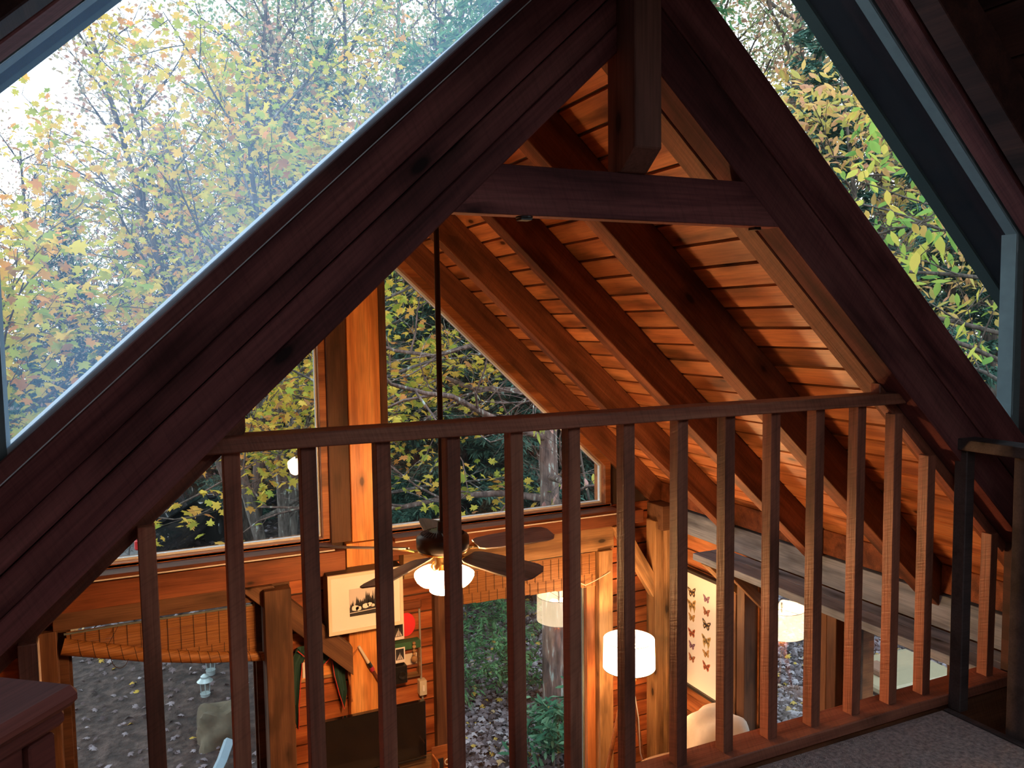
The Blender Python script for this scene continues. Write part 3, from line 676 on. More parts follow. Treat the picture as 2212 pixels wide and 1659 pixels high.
# floor lamp
LXp, LYp = 2.96, 4.57
lamp = empty('floor_lamp', (LXp, LYp, ZF), label='tripod floor lamp with glowing white drum shade in the far corner', cat='lamp')
def shade_mat():
    m, t, out = newmat('glowing_linen_shade'); L = t.links.new
    d = N(t, 'ShaderNodeBsdfDiffuse'); d.inputs[0].default_value = (.85, .78, .68, 1)
    e = N(t, 'ShaderNodeEmission'); e.inputs[0].default_value = (1.0, .72, .42, 1); e.inputs[1].default_value = 9.0
    g = N(t, 'ShaderNodeTexCoord'); wv = N(t, 'ShaderNodeTexNoise'); wv.inputs['Scale'].default_value = 300; L(g.outputs['Object'], wv.inputs['Vector'])
    bp = N(t, 'ShaderNodeBump'); bp.inputs['Strength'].default_value = .2; L(wv.outputs['Fac'], bp.inputs['Height']); L(bp.outputs[0], d.inputs['Normal'])
    ad = N(t, 'ShaderNodeAddShader'); L(d.outputs[0], ad.inputs[0]); L(e.outputs[0], ad.inputs[1]); L(ad.outputs[0], out.inputs[0]); return m
mb = MB(); zt, zb = -2.145, -2.345
mb.lathe([(.176, zb), (.172, zt), (.169, zt), (.173, zb), (.176, zb)], c=(LXp, LYp, 0), k=64)
put('lamp_shade', mb, shade_mat(), lamp, smooth=True)['label'] = 'glowing white drum shade'
mb = MB()
mb.lathe([(.1765, zb), (.1765, zb + .004), (.1735, zb + .004)], c=(LXp, LYp, 0), k=64); mb.lathe([(.1725, zt), (.1725, zt - .004), (.168, zt - .004)], c=(LXp, LYp, 0), k=64)
for k in range(3):
    a = k * 2.094 + .4; mb.tube([(LXp, LYp, zt - .02), (LXp + math.cos(a) * .17, LYp + math.sin(a) * .17, zt - .006)], .0018, 5)
mb.tube([(LXp, LYp, zb - .12), (LXp, LYp, zt + .02)], .006, 8); mb.lathe([(0, zt + .04), (.008, zt + .035), (.008, zt + .02), (0, zt + .02)], c=(LXp, LYp, 0), k=12)
put('shade_frame', mb, M_METAL, lamp)
mb = MB(); mb.lathe([(0, -2.26), (.02, -2.255), (.03, -2.23), (.028, -2.20), (.012, -2.175), (0, -2.172)], c=(LXp + .03, LYp, 0), k=16); put('bulb', mb, plain('lit_bulb', (1, .9, .7), emit=60, ecol=(1, .72, .4)), lamp, smooth=True)
point('lamp_light', (LXp - .03, LYp - .02, -2.22), FLOOR_W, WARM, .04, lamp)
for (dx, dy) in ((.26, .06), (-.10, -.26), (-.16, .26)):
    mb = MB(); mb.tube([(LXp + dx * .06, LYp + dy * .06, -2.42), (LXp + dx, LYp + dy, ZF)], [.016, .012], 8); put('leg', mb, M_JAMB, lamp, smooth=True)
mb = MB(); mb.lathe([(0, -2.40), (.045, -2.40), (.05, -2.43), (.03, -2.47), (0, -2.47)], c=(LXp, LYp, 0), k=20); put('hub', mb, M_JAMB, lamp, smooth=True)
mb = MB(); mb.tube([(LXp + .02, LYp - .02, -2.46), (LXp + .05, LYp - .04, -2.7), (LXp + .07, LYp - .03, -2.95), (LXp + .16, LYp - .06, -3.25), (LXp + .3, LYp - .02, -3.6), (LXp + .32, LYp + .0, ZF + .01)], .0035, 6); put('cord', mb, M_WHITE, lamp, smooth=True)

# ================================================================== BLINDS
def bamboo(name, key):
    m, t, out = newmat(name); L = t.links.new
    tcn = N(t, 'ShaderNodeTexCoord'); at = N(t, 'ShaderNodeAttribute'); at.attribute_name = 'rnd'
    n1 = N(t, 'ShaderNodeTexNoise'); mp = N(t, 'ShaderNodeMapping'); mp.inputs['Scale'].default_value = (3, 3, 170); L(tcn.outputs['Object'], mp.inputs[0]); L(mp.outputs[0], n1.inputs['Vector']); n1.inputs['Scale'].default_value = 1
    rp = ramp(t, [(.3, (.20, .078, .022)), (.5, (.37, .16, .047)), (.7, (.46, .22, .075))]); L(n1.outputs['Fac'], rp.inputs[0])
    d = N(t, 'ShaderNodeBsdfPrincipled'); d.inputs['Roughness'].default_value = .55; L(rp.outputs[0], d.inputs['Base Color'])
    tl = N(t, 'ShaderNodeBsdfTranslucent'); L(rp.outputs[0], tl.inputs[0])
    mx = N(t, 'ShaderNodeMixShader'); mx.inputs[0].default_value = .22; L(d.outputs[0], mx.inputs[1]); L(tl.outputs[0], mx.inputs[2])
    L(mx.outputs[0], out.inputs[0]); return m
M_BAM = bamboo('bamboo_slats', 0); M_STR = plain('dark_blind_stitching', (.05, .03, .02), rough=.8)
def blind(x0, x1, zt, zl, zr, y, label, step, rollr=0.0, group=None):
    """slatted blind hanging from zt to a slanting lower edge zl..zr; optional roll at the bottom"""
    root = empty('bamboo_blind', ((x0 + x1) / 2, y, min(zl, zr)), label=label, cat='window blind')
    mb = MB(); n = 46; R = random.Random(int(x0 * 10) + 5); cx = (x0 + x1) / 2
    zmin = min(zl, zr); hh = (zt - zmin) / n
    for i in range(n):
        za, zb_ = zt - i * hh, zt - (i + 1) * hh + hh * .12
        # clip to the slanting edge
        xa, xb = x0, x1
        if abs(zl - zr) > 1e-4:
            xe = x0 + (x1 - x0) * ((za + zb_) / 2 - zl) / (zr - zl)
            if zr < zl: xa = max(x0, xe) if (za + zb_) / 2 < zl else x0
            else: xb = min(x1, xe) if (za + zb_) / 2 < zr else x1
        if xb - xa < .01: continue
        j = R.uniform(-.001, .001)
        mb.box(xa, xb, y + j, y + .003 + j, zb_, za, r=R.random())
    put('slats', mb, M_BAM, root)
    mb = MB(); k = 0; x = x0 + step * .3
    while x < x1:
        ze = zl + (zr - zl) * (x - x0) / (x1 - x0)
        zm = zt - (zt - zmin) * .62
        if ze < zm:
            mb.box(x, x + .003, y - .003, y - .001, zm, zt - .01); mb.box(x + step * .35, x + step * .35 + .003, y - .003, y - .001, max(ze, zl + (zr - zl) * min(1, (x + step * .35 - x0) / (x1 - x0))), zm)
        else: mb.box(x, x + .003, y - .003, y - .001, ze, zt - .01)
        x += step
    put('stitching', mb, M_STR, root)
    if rollr:
        P = [(x0 - .02, y - .01, zl), (x0 + .4, y - .012, zl - .125), (x0 + .72, y - .012, zl - .20), (x1 + .06, y - .014, zr)]
        # smooth the polyline
        Q = []
        for i in range(3):
            a, b = Vector(P[i]), Vector(P[i + 1])
            for q in range(6): Q.append(tuple(a.lerp(b, q / 6)))
        Q.append(P[3])
        mb = MB(); RQ = [rollr * (1.25 - .5 * i / (len(Q) - 1)) for i in range(len(Q))]; mb.tube(Q, RQ, 20); put('roll', mb, M_BAM, root, smooth=True)
        mb = MB()
        for i in range(1, len(Q) - 1):
            c = Vector(Q[i]); c2 = Vector(Q[i]) + (Vector(Q[min(i + 1, len(Q) - 1)]) - Vector(Q[i])) * .45
            arc = []
            for q in range(11):
                a = math.pi * (-.6 + 1.2 * q / 10); p = c.lerp(c2, q / 10)
                arc.append((p.x, p.y - math.cos(a) * (RQ[i] + .001), p.z - math.sin(a) * (RQ[i] + .001)))
            mb.tube(arc, .0018, 5)
        put('stitching', mb, M_STR, root)
        mb = MB(); mb.tube([(x0 - .01, y - .02, zt - .005), (x0 + .3, y - .018, zt - .0), (x1 - .02, y - .02, zt + .002)], .006, 8); put('head_pole', mb, M_GREYP, root, smooth=True)
        lp = []
        for q in range(15):
            a = math.pi * q / 14; lp.append((x0 + .26 - math.cos(a) * .045, y - .045, zl + (zr - zl) * .36 - math.sin(a) * .07 - .0))
        mb = MB(); mb.tube(lp, .0018, 5); put('cord_loop', mb, M_STR, root); mb = MB(); mb.tube([(x0 + .2, y - .03, zl - .03), (x0 + .26, y - .022, zt)], .0015, 5); put('cord', mb, M_STR, root)
    return root
blind(-.40, .60, -1.665, -1.74, -1.995, 5.02, 'rolled up bamboo blind sagging across the lower left window', .070, rollr=.036)
bR = blind(1.83, 2.955, -1.655, -1.875, -1.905, 5.00, 'flat bamboo blind across the top of the patio door', .062)
mb = MB(); mb.tube([(2.74, 4.99, -1.76), (2.78, 4.985, -1.84), (2.86, 4.98, -1.88), (2.94, 4.965, -1.85), (3.05, 4.95, -1.80)], .003, 6); put('cord', mb, M_WHITE, bR, smooth=True)

# ================================================================== THINGS ON THE FAR WALL
M_PAPER = plain('white_mat_board', (.78, .74, .70), rough=.6); M_INK = plain('photo_black', (.02, .02, .025), rough=.5); M_SKYG = plain('photo_pale_grey', (.55, .52, .5), rough=.5)
M_BLKF = plain('black_frame', (.02, .018, .017), rough=.5); M_CREAM = plain('cream_frame', (.70, .62, .50), rough=.5)
fr = empty('framed_photograph', (1.24, 4.86, -1.895), label='large white matted photograph of tents by dark trees, hung beside the fan', cat='picture')
y0 = 4.86; px0, px1, pz0, pz1 = 1.005, 1.475, -1.885, -1.515
bx('deep_box', px0, px1, y0 + .012, 5.0, pz0, pz1, M_BLKF, fr)
mb = MB(); mb.ring([(px0, y0, pz0), (px1, y0, pz0), (px1, y0, pz1), (px0, y0, pz1)], [(px0 + .02, y0, pz0 + .02), (px1 - .02, y0, pz0 + .02), (px1 - .02, y0, pz1 - .02), (px0 + .02, y0, pz1 - .02)], (0, .02, 0)); put('frame', mb, M_CREAM, fr)
bx('mat', px0 + .02, px1 - .02, y0 + .006, y0 + .012, pz0 + .02, pz1 - .02, M_PAPER, fr, bevel=0)
mb = MB(); ax0, ax1, az0, az1 = 1.135, 1.345, -1.785, -1.615; yy = y0 + .004
mb.box(ax0, ax1, yy, y0 + .007, az0, az1, 0)
R = random.Random(3)
mb.box(ax0, ax1, yy - .001, yy, az0, az0 + .055, 1)
x = ax0
while x < ax1 - .012:
    h = R.uniform(.08, .145) * (1.1 if x > ax0 + .09 else .85); w = R.uniform(.010, .018); xx_ = min(x + w, ax1)
    mb.poly([(x, yy - .0012, az0 + .05), (xx_, yy - .0012, az0 + .05), (xx_ - .002, yy - .0012, az0 + h * .8), ((x + xx_) / 2, yy - .0012, az0 + h), (x + .002, yy - .0012, az0 + h * .7)], 1); x += w * .55
for (cx_, cz_, rr) in ((ax0 + .035, az0 + .05, .022), (ax0 + .055, az0 + .045, .018), (ax0 + .10, az0 + .055, .02), (ax0 + .125, az0 + .06, .016), (ax0 + .145, az0 + .052, .012)):
    mb.poly([(cx_ + rr * math.cos(a * math.pi / 4) * (1 + .2 * (a % 2)), yy - .002, cz_ + rr * .8 * math.sin(a * math.pi / 4)) for a in range(8)], 2)
mb.poly([(ax0, yy - .0022, az0 + .02), (ax1, yy - .0022, az0 + .03), (ax1, yy - .0022, az0 + .034), (ax0, yy - .0022, az0 + .024)], 2)
put('print', mb, [M_SKYG, M_INK, M_PAPER], fr)

# red paper disc
mb = MB(); n = 28
pts = [(1.555 + .062 * math.cos(2 * math.pi * i / n), 5.07, -1.975 + .078 * math.sin(2 * math.pi * i / n)) for i in range(n)]
mb.prism(pts, (0, .006, 0)); tag(put('paper_disc', mb, plain('bright_red_paper', (.75, .03, .04), rough=.55)), 'round bright red paper shape pinned right of the large photograph', 'decoration')
def snapshot(x0, x1, z0, z1, y, label, tilt=0):
    root = empty('snapshot', ((x0 + x1) / 2, y, z0), label=label, cat='photograph')
    bx('border', x0, x1, y, y + .004, z0, z1, M_PAPER, root, bevel=0)
    mb = MB(); a, b, c, d = x0 + .008, x1 - .008, z0 + .02, z1 - .008
    mb.box(a, b, y - .001, y, c, d, 0); w = b - a
    h = d - c
    for (u0, u1, u2, v) in ((.10, .34, .44, .55), (.40, .60, .50, .72), (.68, .90, .58, .5)):
        mb.poly([(a + w * u0, y - .002, c + h * .05), (a + w * u1, y - .002, c + h * .05), (a + w * u2, y - .002, c + h * v)], 1)
    put('image', mb, [M_INK, M_SKYG], root); return root
snapshot(1.455, 1.53, -2.055, -1.945, 5.04, 'small black and white snapshot overlapping the red disc')
snapshot(1.455, 1.525, -2.20, -2.10, 5.015, 'small snapshot propped inside the green topped display box')
db = empty('display_box', (1.55, 5.03, -2.33), label='shallow wooden display box with a green top edge hanging beside the conduit', cat='display box')
x0, x1, z0, z1 = 1.44, 1.635, -2.32, -2.085
bx('top_board', x0, x1, 5.02, 5.084, -2.125, -2.075, plain('dark_green_cloth', (.03, .10, .05), rough=.9), db)
mb = MB(); mb.ring([(x0, 5.03, z0), (x1, 5.03, z0), (x1, 5.03, -2.125), (x0, 5.03, -2.125)], [(x0 + .012, 5.03, z0 + .012), (x1 - .012, 5.03, z0 + .012), (x1 - .012, 5.03, -2.13), (x0 + .012, 5.03, -2.13)], (0, .054, 0)); put('frame', mb, M_TAN, db)
bx('ruled_card', 1.53, 1.62, 5.06, 5.066, -2.25, -2.17, M_CREAM, db, bevel=0)
for z in (-2.165, -2.265): bx('slat', x0 + .013, x1 - .013, 5.05, 5.075, z, z + .02, M_BEAM, db)
bd = empty('bead_string', (1.585, 5.01, -2.24), label='string of pale wooden beads hanging on the display box', cat='beads')
for i, (z, r) in enumerate(((-2.085, .012), (-2.108, .013), (-2.133, .012), (-2.157, .011), (-2.19, .022))):
    mb = MB(); mb.lathe([(0, -r)] + [(r * math.sin(a), -r * math.cos(a)) for a in (.5, 1.0, 1.57, 2.1, 2.6)] + [(0, r)], c=(1.585, 5.008, z), k=14)
    put('bead', mb, M_TAN, bd, smooth=True)
cmr = empty('camera_box', (1.49, 4.98, -2.33), label='small old black camera sitting at the left of the display box', cat='camera')
bx('body', 1.45, 1.53, 4.99, 5.045, -2.33, -2.215, M_BLACK, cmr)
mb = MB(); Mc = Matrix.Translation((1.495, 4.99, -2.275)) @ Matrix.Rotation(math.pi / 2, 4, 'X'); mb.lathe([(0, .008), (.014, .008), (.02, .012), (.026, .012), (.026, -.0), (0, 0)], k=24); put('lens', mb, M_METAL, cmr, M=Mc, smooth=True)
cd = empty('conduit', (1.645, 5.07, -2.45), label='grey metal conduit running down to a junction box on the boards', cat='conduit')
mb = MB(); mb.tube([(1.645, 5.065, -1.88), (1.647, 5.065, -2.36), (1.655, 5.067, -2.45), (1.655, 5.067, -2.52)], .007, 8); put('pipe', mb, plain('grey_metal', (.4, .4, .38), rough=.45, metal=.4), cd, smooth=True)
bx('junction_box', 1.625, 1.675, 5.03, 5.084, -2.46, -2.36, M_IVORY, cd); bx('switch', 1.642, 1.658, 5.022, 5.03, -2.43, -2.39, M_WHITE, cd)
tag(bx('wall_plate', 1.50, 1.66, 5.05, 5.084, -1.875, -1.815, M_BEAM, bevel=.01), 'small brown wooden plate above the conduit', 'wall plate')

# green neckerchief with red piping draped over a small frame
pf = empty('picture_frame', (.96, 5.06, -2.23), label='small wooden picture frame half hidden by the green neckerchief', cat='picture')
mb = MB(); mb.ring([(.855, 5.06, -2.225), (1.07, 5.06, -2.225), (1.07, 5.06, -2.04), (.855, 5.06, -2.04)], [(.87, 5.06, -2.21), (1.055, 5.06, -2.21), (1.055, 5.06, -2.055), (.87, 5.06, -2.055)], (0, .024, 0)); put('frame', mb, M_TAN, pf)
bx('backing', .87, 1.055, 5.07, 5.08, -2.21, -2.055, M_PINE, pf, bevel=0); bx('snapshot', .875, .92, 5.062, 5.069, -2.20, -2.10, M_PAPER, pf, bevel=0)
M_GRN = plain('dark_green_cloth_scarf', (.012, .05, .04), rough=.85); M_RED = plain('red_piping', (.55, .04, .03), rough=.7)
sc = empty('neckerchief', (.97, 5.03, -2.50), label='dark green neckerchief with red edging draped over the small frame', cat='neckerchief')
def cloth_strip(L_, R_, y, mi_name, folds=3):
    mb = MB(); n = len(L_)
    m_ = 8
    for i in range(n):
        for q in range(m_ + 1):
            a, b = L_[i], R_[i]; f = q / m_
            yy_ = y + .010 * math.sin(f * math.pi * folds + i * .5)
            mb.v.append((a[0] + (b[0] - a[0]) * f, yy_, a[1] + (b[1] - a[1]) * f)); mb.r.append(0)
    for i in range(n - 1):
        for q in range(m_):
            a = i * (m_ + 1) + q; mb.f.append((a, a + 1, a + m_ + 2, a + m_ + 1)); mb.m.append(0)
    # back side for thickness
    b0 = len(mb.v); mb.v += [(p[0], p[1] + .006, p[2]) for p in mb.v[:b0]]; mb.r += [0] * b0
    mb.f += [tuple(reversed([b0 + k for k in f_])) for f_ in mb.f[:]]; mb.m += [0] * (len(mb.f) - len(mb.m))
    return mb
put('left_tail', cloth_strip([(.84, -1.99), (.80, -2.07), (.785, -2.2), (.79, -2.35), (.825, -2.50)], [(.93, -1.97), (.865, -2.1), (.85, -2.2), (.835, -2.35), (.832, -2.505)], 5.03, ''), M_GRN, sc, smooth=True)
put('centre_fold', cloth_strip([(.84, -1.985), (.90, -2.05), (.96, -2.11)], [(1.10, -1.985), (1.07, -2.06), (.985, -2.135)], 5.025, ''), M_GRN, sc, smooth=True)
put('right_tail', cloth_strip([(1.02, -2.0), (1.05, -2.1), (1.06, -2.2), (1.09, -2.32), (1.115, -2.42)], [(1.13, -2.02), (1.14, -2.12), (1.13, -2.22), (1.14, -2.32), (1.12, -2.43)], 5.03, ''), M_GRN, sc, smooth=True)
mb = MB()
for pl in ([(.84, -2.0), (.90, -2.065), (.97, -2.14), (1.03, -2.09), (1.10, -2.0)], [(.865, -2.08), (.852, -2.2), (.838, -2.35), (.83, -2.505)], [(1.05, -2.1), (1.062, -2.2), (1.09, -2.33), (1.118, -2.43)], [(.80, -2.07), (.787, -2.2), (.79, -2.35)]):
    mb.tube([(a, 5.012, b) for a, b in pl], .0028, 5)
put('piping', mb, M_RED, sc)
# carved stick with thong
sk = empty('carved_stick', (1.28, 4.99, -2.34), label='carved stick with pale tip and red wrapping on the orange post', cat='stick')
pA, pB = Vector((1.215, 4.99, -2.03)), Vector((1.37, 4.99, -2.34))
mb = MB(); mb.tube([pA, pA.lerp(pB, .38)], [.009, .011], 10); put('pale_tip', mb, M_CREAM, sc if False else sk, smooth=True)
mb = MB(); mb.tube([pA.lerp(pB, .38), pA.lerp(pB, .48)], .015, 10); put('black_wrap', mb, M_BLACK, sk, smooth=True)
mb = MB(); mb.tube([pA.lerp(pB, .48), pA.lerp(pB, .56)], .015, 10); put('red_wrap', mb, plain('crimson_thread', (.4, .02, .05), rough=.7), sk, smooth=True)
mb = MB(); mb.tube([pA.lerp(pB, .56), pB], .010, 10); put('shaft', mb, M_BEAM, sk, smooth=True)
mb = MB()
for o_ in (0, .008, .016):
    mb.tube([(1.215, 4.992, -2.04), (1.175 - o_, 4.992, -2.09), (1.158 - o_, 4.99, -2.2), (1.158 + o_ * .5, 4.99, -2.38)], .003, 6)
put('leather_thong', mb, M_JAMB, sk, smooth=True)

# television on a low stand
tv = empty('television', (1.33, 4.9, -2.90), label='flat black television standing below the display box', cat='television')
bx('screen_panel', .97, 1.62, 4.90, 4.94, -2.80, -2.435, plain('glossy_black_screen', (.008, .008, .009), rough=.12, coat=.5), tv, bevel=.004)
bx('bezel', .975, 1.615, 4.893, 4.899, -2.815, -2.80, M_BLACK, tv, bevel=.001); bx('foot', 1.15, 1.45, 4.83, 5.0, -2.88, -2.862, M_BLACK, tv); bx('neck', 1.27, 1.33, 4.92, 4.95, -2.862, -2.79, M_BLACK, tv)
sd = empty('media_stand', (1.4, 4.9, ZF), label='wooden media stand under the television', cat='cabinet')
bx('top', .85, 1.76, 4.62, 5.06, -2.92, -2.88, M_TAN, sd); bx('side_panel', .86, .89, 4.64, 5.05, ZF, -2.92, M_TAN, sd); bx('side_panel', 1.72, 1.75, 4.64, 5.05, ZF, -2.92, M_TAN, sd); bx('shelf', .89, 1.72, 4.64, 5.05, -3.35, -3.32, M_TAN, sd); bx('back_panel', .89, 1.72, 5.035, 5.05, ZF, -2.92, M_TAN, sd)
kb = empty('keepsake_box', (1.70, 4.80, -2.88), label='small orange wooden box of trinkets right of the television', cat='box')
bx('front', 1.63, 1.745, 4.70, 4.71, -2.88, -2.80, M_JAMB, kb); bx('back', 1.63, 1.745, 4.83, 4.84, -2.88, -2.72, M_JAMB, kb); bx('side', 1.63, 1.64, 4.71, 4.83, -2.88, -2.76, M_JAMB, kb); bx('side', 1.735, 1.745, 4.71, 4.83, -2.88, -2.76, M_JAMB, kb); bx('base', 1.64, 1.735, 4.71, 4.83, -2.88, -2.87, M_JAMB, kb)
tk = empty('trinket', (1.69, 4.77, -2.87), label='black and white trinkets lying in the keepsake box', cat='trinket')
bx('card', 1.65, 1.685, 4.76, 4.766, -2.87, -2.765, M_INK, tk, bevel=0); mb = MB()
for i in range(16): a = 2 * math.pi * i / 16; mb.v
mb.tube([(1.708 + .018 * math.cos(2 * math.pi * i / 16), 4.75, -2.79 + .018 * math.sin(2 * math.pi * i / 16)) for i in range(17)], .004, 6); put('ring', mb, M_WHITE, tk, smooth=True)

# butterfly poster
bp_ = empty('butterfly_poster', (3.60, 4.68, -2.70), label='tall framed poster with rows of butterflies on the right wall', cat='poster')
Y0, Y1, Z0, Z1 = 4.30, 5.0, -2.68, -1.80; xs_ = 3.595
mb = MB(); mb.ring([(xs_ - .02, Y0, Z0), (xs_ - .02, Y1, Z0), (xs_ - .02, Y1, Z1), (xs_ - .02, Y0, Z1)], [(xs_ - .02, Y0 + .02, Z0 + .022), (xs_ - .02, Y1 - .02, Z0 + .022), (xs_ - .02, Y1 - .02, Z1 - .022), (xs_ - .02, Y0 + .02, Z1 - .022)], (.04, 0, 0)); put('frame', mb, M_BLKF, bp_)
bx('sheet', xs_ - .002, xs_ + .004, Y0 + .02, Y1 - .02, Z0 + .022, Z1 - .022, M_PAPER, bp_, bevel=0)
bcols = [((.20, .10, .16), (.30, .20, .30)), ((.28, .11, .06), (.45, .20, .10)), ((.05, .03, .02), (.60, .45, .20)), ((.42, .28, .10), (.08, .05, .03)), ((.42, .24, .08), (.55, .35, .15)), ((.38, .10, .04), (.06, .03, .03))]
bm_ = [plain('butterfly_ink_%s' % n_, c) for n_, c in zip(('a', 'b', 'c', 'd', 'e', 'f', 'g', 'h', 'i', 'j', 'k', 'l'), [x for p in bcols for x in p])]
mb = MB()
for ci, yc in enumerate((4.385, 4.55, 4.715, 4.88)):
    for ri in range(6):
        zc = -1.965 - ri * .094 - (.02 if ri > 2 else 0); k = (ri + ci) % 6 if ci != 1 else ri
        sz = (.034, .036, .044, .048, .036, .040)[k]; A, B_ = k * 2, k * 2 + 1; X = xs_ - .003
        rot = rng.uniform(-.15, .35)
        def pt(u, v, dx=0):
            c_, s_ = math.cos(rot), math.sin(rot); return (X - dx, yc - (u * c_ - v * s_) * sz, zc + (u * s_ + v * c_) * sz)
        for sg in (1, -1):
            up_ = [(0, .05), (sg * .35, .55), (sg * 1.0, .85), (sg * 1.08, .6), (sg * .8, .05), (sg * .1, -.1)]
            lo_ = [(0, 0), (sg * .75, .0), (sg * .8, -.4), (sg * .5, -.8), (sg * .25, -.65), (0, -.25)]
            if k == 3: lo_[3] = (sg * .42, -1.25); lo_[4] = (sg * .28, -.7)
            for (pp, mi) in ((up_, A), (lo_, A)):
                mb.poly([pt(u, v) for u, v in (pp if sg > 0 else pp[::-1])], mi)
            mb.poly([pt(u, v, .0006) for u, v in ([(sg * .25, .25), (sg * .8, .6), (sg * .75, .25)] if sg > 0 else [(sg * .75, .25), (sg * .8, .6), (sg * .25, .25)])], B_)
            mb.poly([pt(u, v, .0006) for u, v in ([(sg * .15, -.15), (sg * .6, -.15), (sg * .45, -.5)] if sg > 0 else [(sg * .45, -.5), (sg * .6, -.15), (sg * .15, -.15)])], B_)
        mb.poly([pt(-.06, .35, .001), pt(.06, .35, .001), pt(.05, -.4, .001), pt(-.05, -.4, .001)], 4)
put('butterfly_print', mb, bm_, bp_)

# armchair with a pale throw, and tan cushions along the side wall
def softblob(mb, c, s, k=20, n=12, p=2.6, seed=0, amp=.04):
    R = random.Random(seed); ph = [R.uniform(0, 6) for _ in range(6)]; b = len(mb.v)
    for i in range(n + 1):
        th = math.pi * i / n
        for q in range(k):
            a = 2 * math.pi * q / k
            x, y, z = math.sin(th) * math.cos(a), math.sin(th) * math.sin(a), math.cos(th)
            f = (abs(x) ** p + abs(y) ** p + abs(z) ** p) ** (-1 / p)
            f *= 1 + amp * math.sin(5 * x + ph[0]) * math.sin(4 * z + ph[1]) + amp * .6 * math.sin(9 * y + ph[2] + 6 * z)
            mb.v.append((c[0] + x * f * s[0], c[1] + y * f * s[1], c[2] + z * f * s[2])); mb.r.append(0)
    for i in range(n):
        for q in range(k):
            q2 = (q + 1) % k; mb.f.append((b + i * k + q, b + (i + 1) * k + q, b + (i + 1) * k + q2, b + i * k + q2)); mb.m.append(0)
M_THROW = plain('pale_grey_throw', (.50, .45, .40), rough=.95, noise=.3, nscale=8, bump=.4, sheen=.3)
M_TANC = plain('tan_cloth', (.40, .27, .15), rough=.95, noise=.25, nscale=10, bump=.4)
ar = empty('armchair', (3.25, 4.05, ZF), label='armchair with its rounded back covered in pale grey cloth below the butterfly poster', cat='armchair')
for nm, c, s_ in (('backrest', (3.40, 4.08, -2.98), (.12, .30, .34)), ('seat', (3.05, 4.08, -3.33), (.32, .30, .12)), ('armrest', (3.10, 4.40, -3.2), (.32, .07, .28)), ('armrest', (3.10, 3.76, -3.2), (.32, .07, .28))):
    mb = MB(); softblob(mb, c, s_, seed=len(nm) + int(c[1] * 9), p=3.2, amp=.02); put(nm, mb, plain('brown_upholstery', (.16, .10, .07), rough=.9), ar, smooth=True)
mb = MB(); softblob(mb, (3.30, 4.06, -2.76), (.17, .26, .26), k=48, n=32, seed=9, amp=.07); put('throw', mb, M_THROW, ar, smooth=True)
for (x, y) in ((2.8, 3.8), (2.8, 4.36), (3.45, 3.8), (3.45, 4.36)): bx('leg', x - .025, x + .025, y - .025, y + .025, ZF, -3.42, M_DKJAMB, ar)
sf = empty('bench_seat', (3.40, 3.2, ZF), label='low bench with tan cushions under the side windows', cat='bench')
bx('base', 3.15, 3.61, 2.4, 3.66, ZF, -3.15, M_TAN, sf)
for i, y in enumerate((3.43, 2.95)):
    mb = MB(); softblob(mb, (3.42, y, -2.80), (.15, .23, .36), k=32, n=20, seed=20 + i, amp=.06); put('cushion', mb, M_TANC, sf, smooth=True)

# dresser beside the viewer
drs = empty('dresser', (-.085, 1.28, ZL), label='dark cherry dresser corner with a moulded top at the lower left', cat='dresser')
aE = math.radians(-128.4); e1 = Vector((math.cos(aE), math.sin(aE), 0)); e2 = Vector((math.cos(aE - math.pi / 2), math.sin(aE - math.pi / 2), 0))
M_CHERRY = wood('dark_cherry', (0.20, 0.050, 0.038), (0.12, 0.028, 0.022), (0.26, 0.07, 0.05), rough=0.6, knots=0.0, spec=0.15, coat=0.0, bump=.05, blotch=.3)
C0 = Vector((-.085, 1.28, 0))
Md = Matrix(((e1.x, e2.x, 0, C0.x), (e1.y, e2.y, 0, C0.y), (0, 0, 1, 0), (0, 0, 0, 1)))   # local x along e1, y along e2 (into the dresser)
def dbox(name, x0, x1, y0, y1, z0, z1, mat=M_CHERRY, bv=.003):
    mb = MB(); mb.box(x0, x1, y0, y1, z0, z1)
    # left-handed basis check
    return put(name, mb, mat, drs, M=Md, bevel=bv)
print('dresser basis det', Md.to_3x3().determinant())
dbox('top', 0, 1.0, 0, .46, -.53, -.50, bv=.011)
dbox('top_moulding', .014, .99, .014, .45, -.555, -.53, bv=.008)
dbox('carcass', .035, .96, .035, .44, ZL, -.555)
for zt_, zb2 in ((-.60, -.78), (-.80, -.98), (-1.0, -1.2)):
    dbox('drawer', .085, .90, .024, .036, zb2, zt_, bv=.006)
    mb = MB(); mb.lathe([(0, .0), (.016, .004), (.018, .012), (.008, .02), (.008, .03), (0, .03)], k=16); 
    for xk in (.25, .72):
        put('knob', mb, M_BRASS, drs, M=Md @ Matrix.Translation((xk, .0, (zt_ + zb2) / 2)) @ Matrix.Rotation(-math.pi / 2, 4, 'X'), smooth=True)
dbox('corner_stile', .03, .075, .022, .036, ZL, -.56)

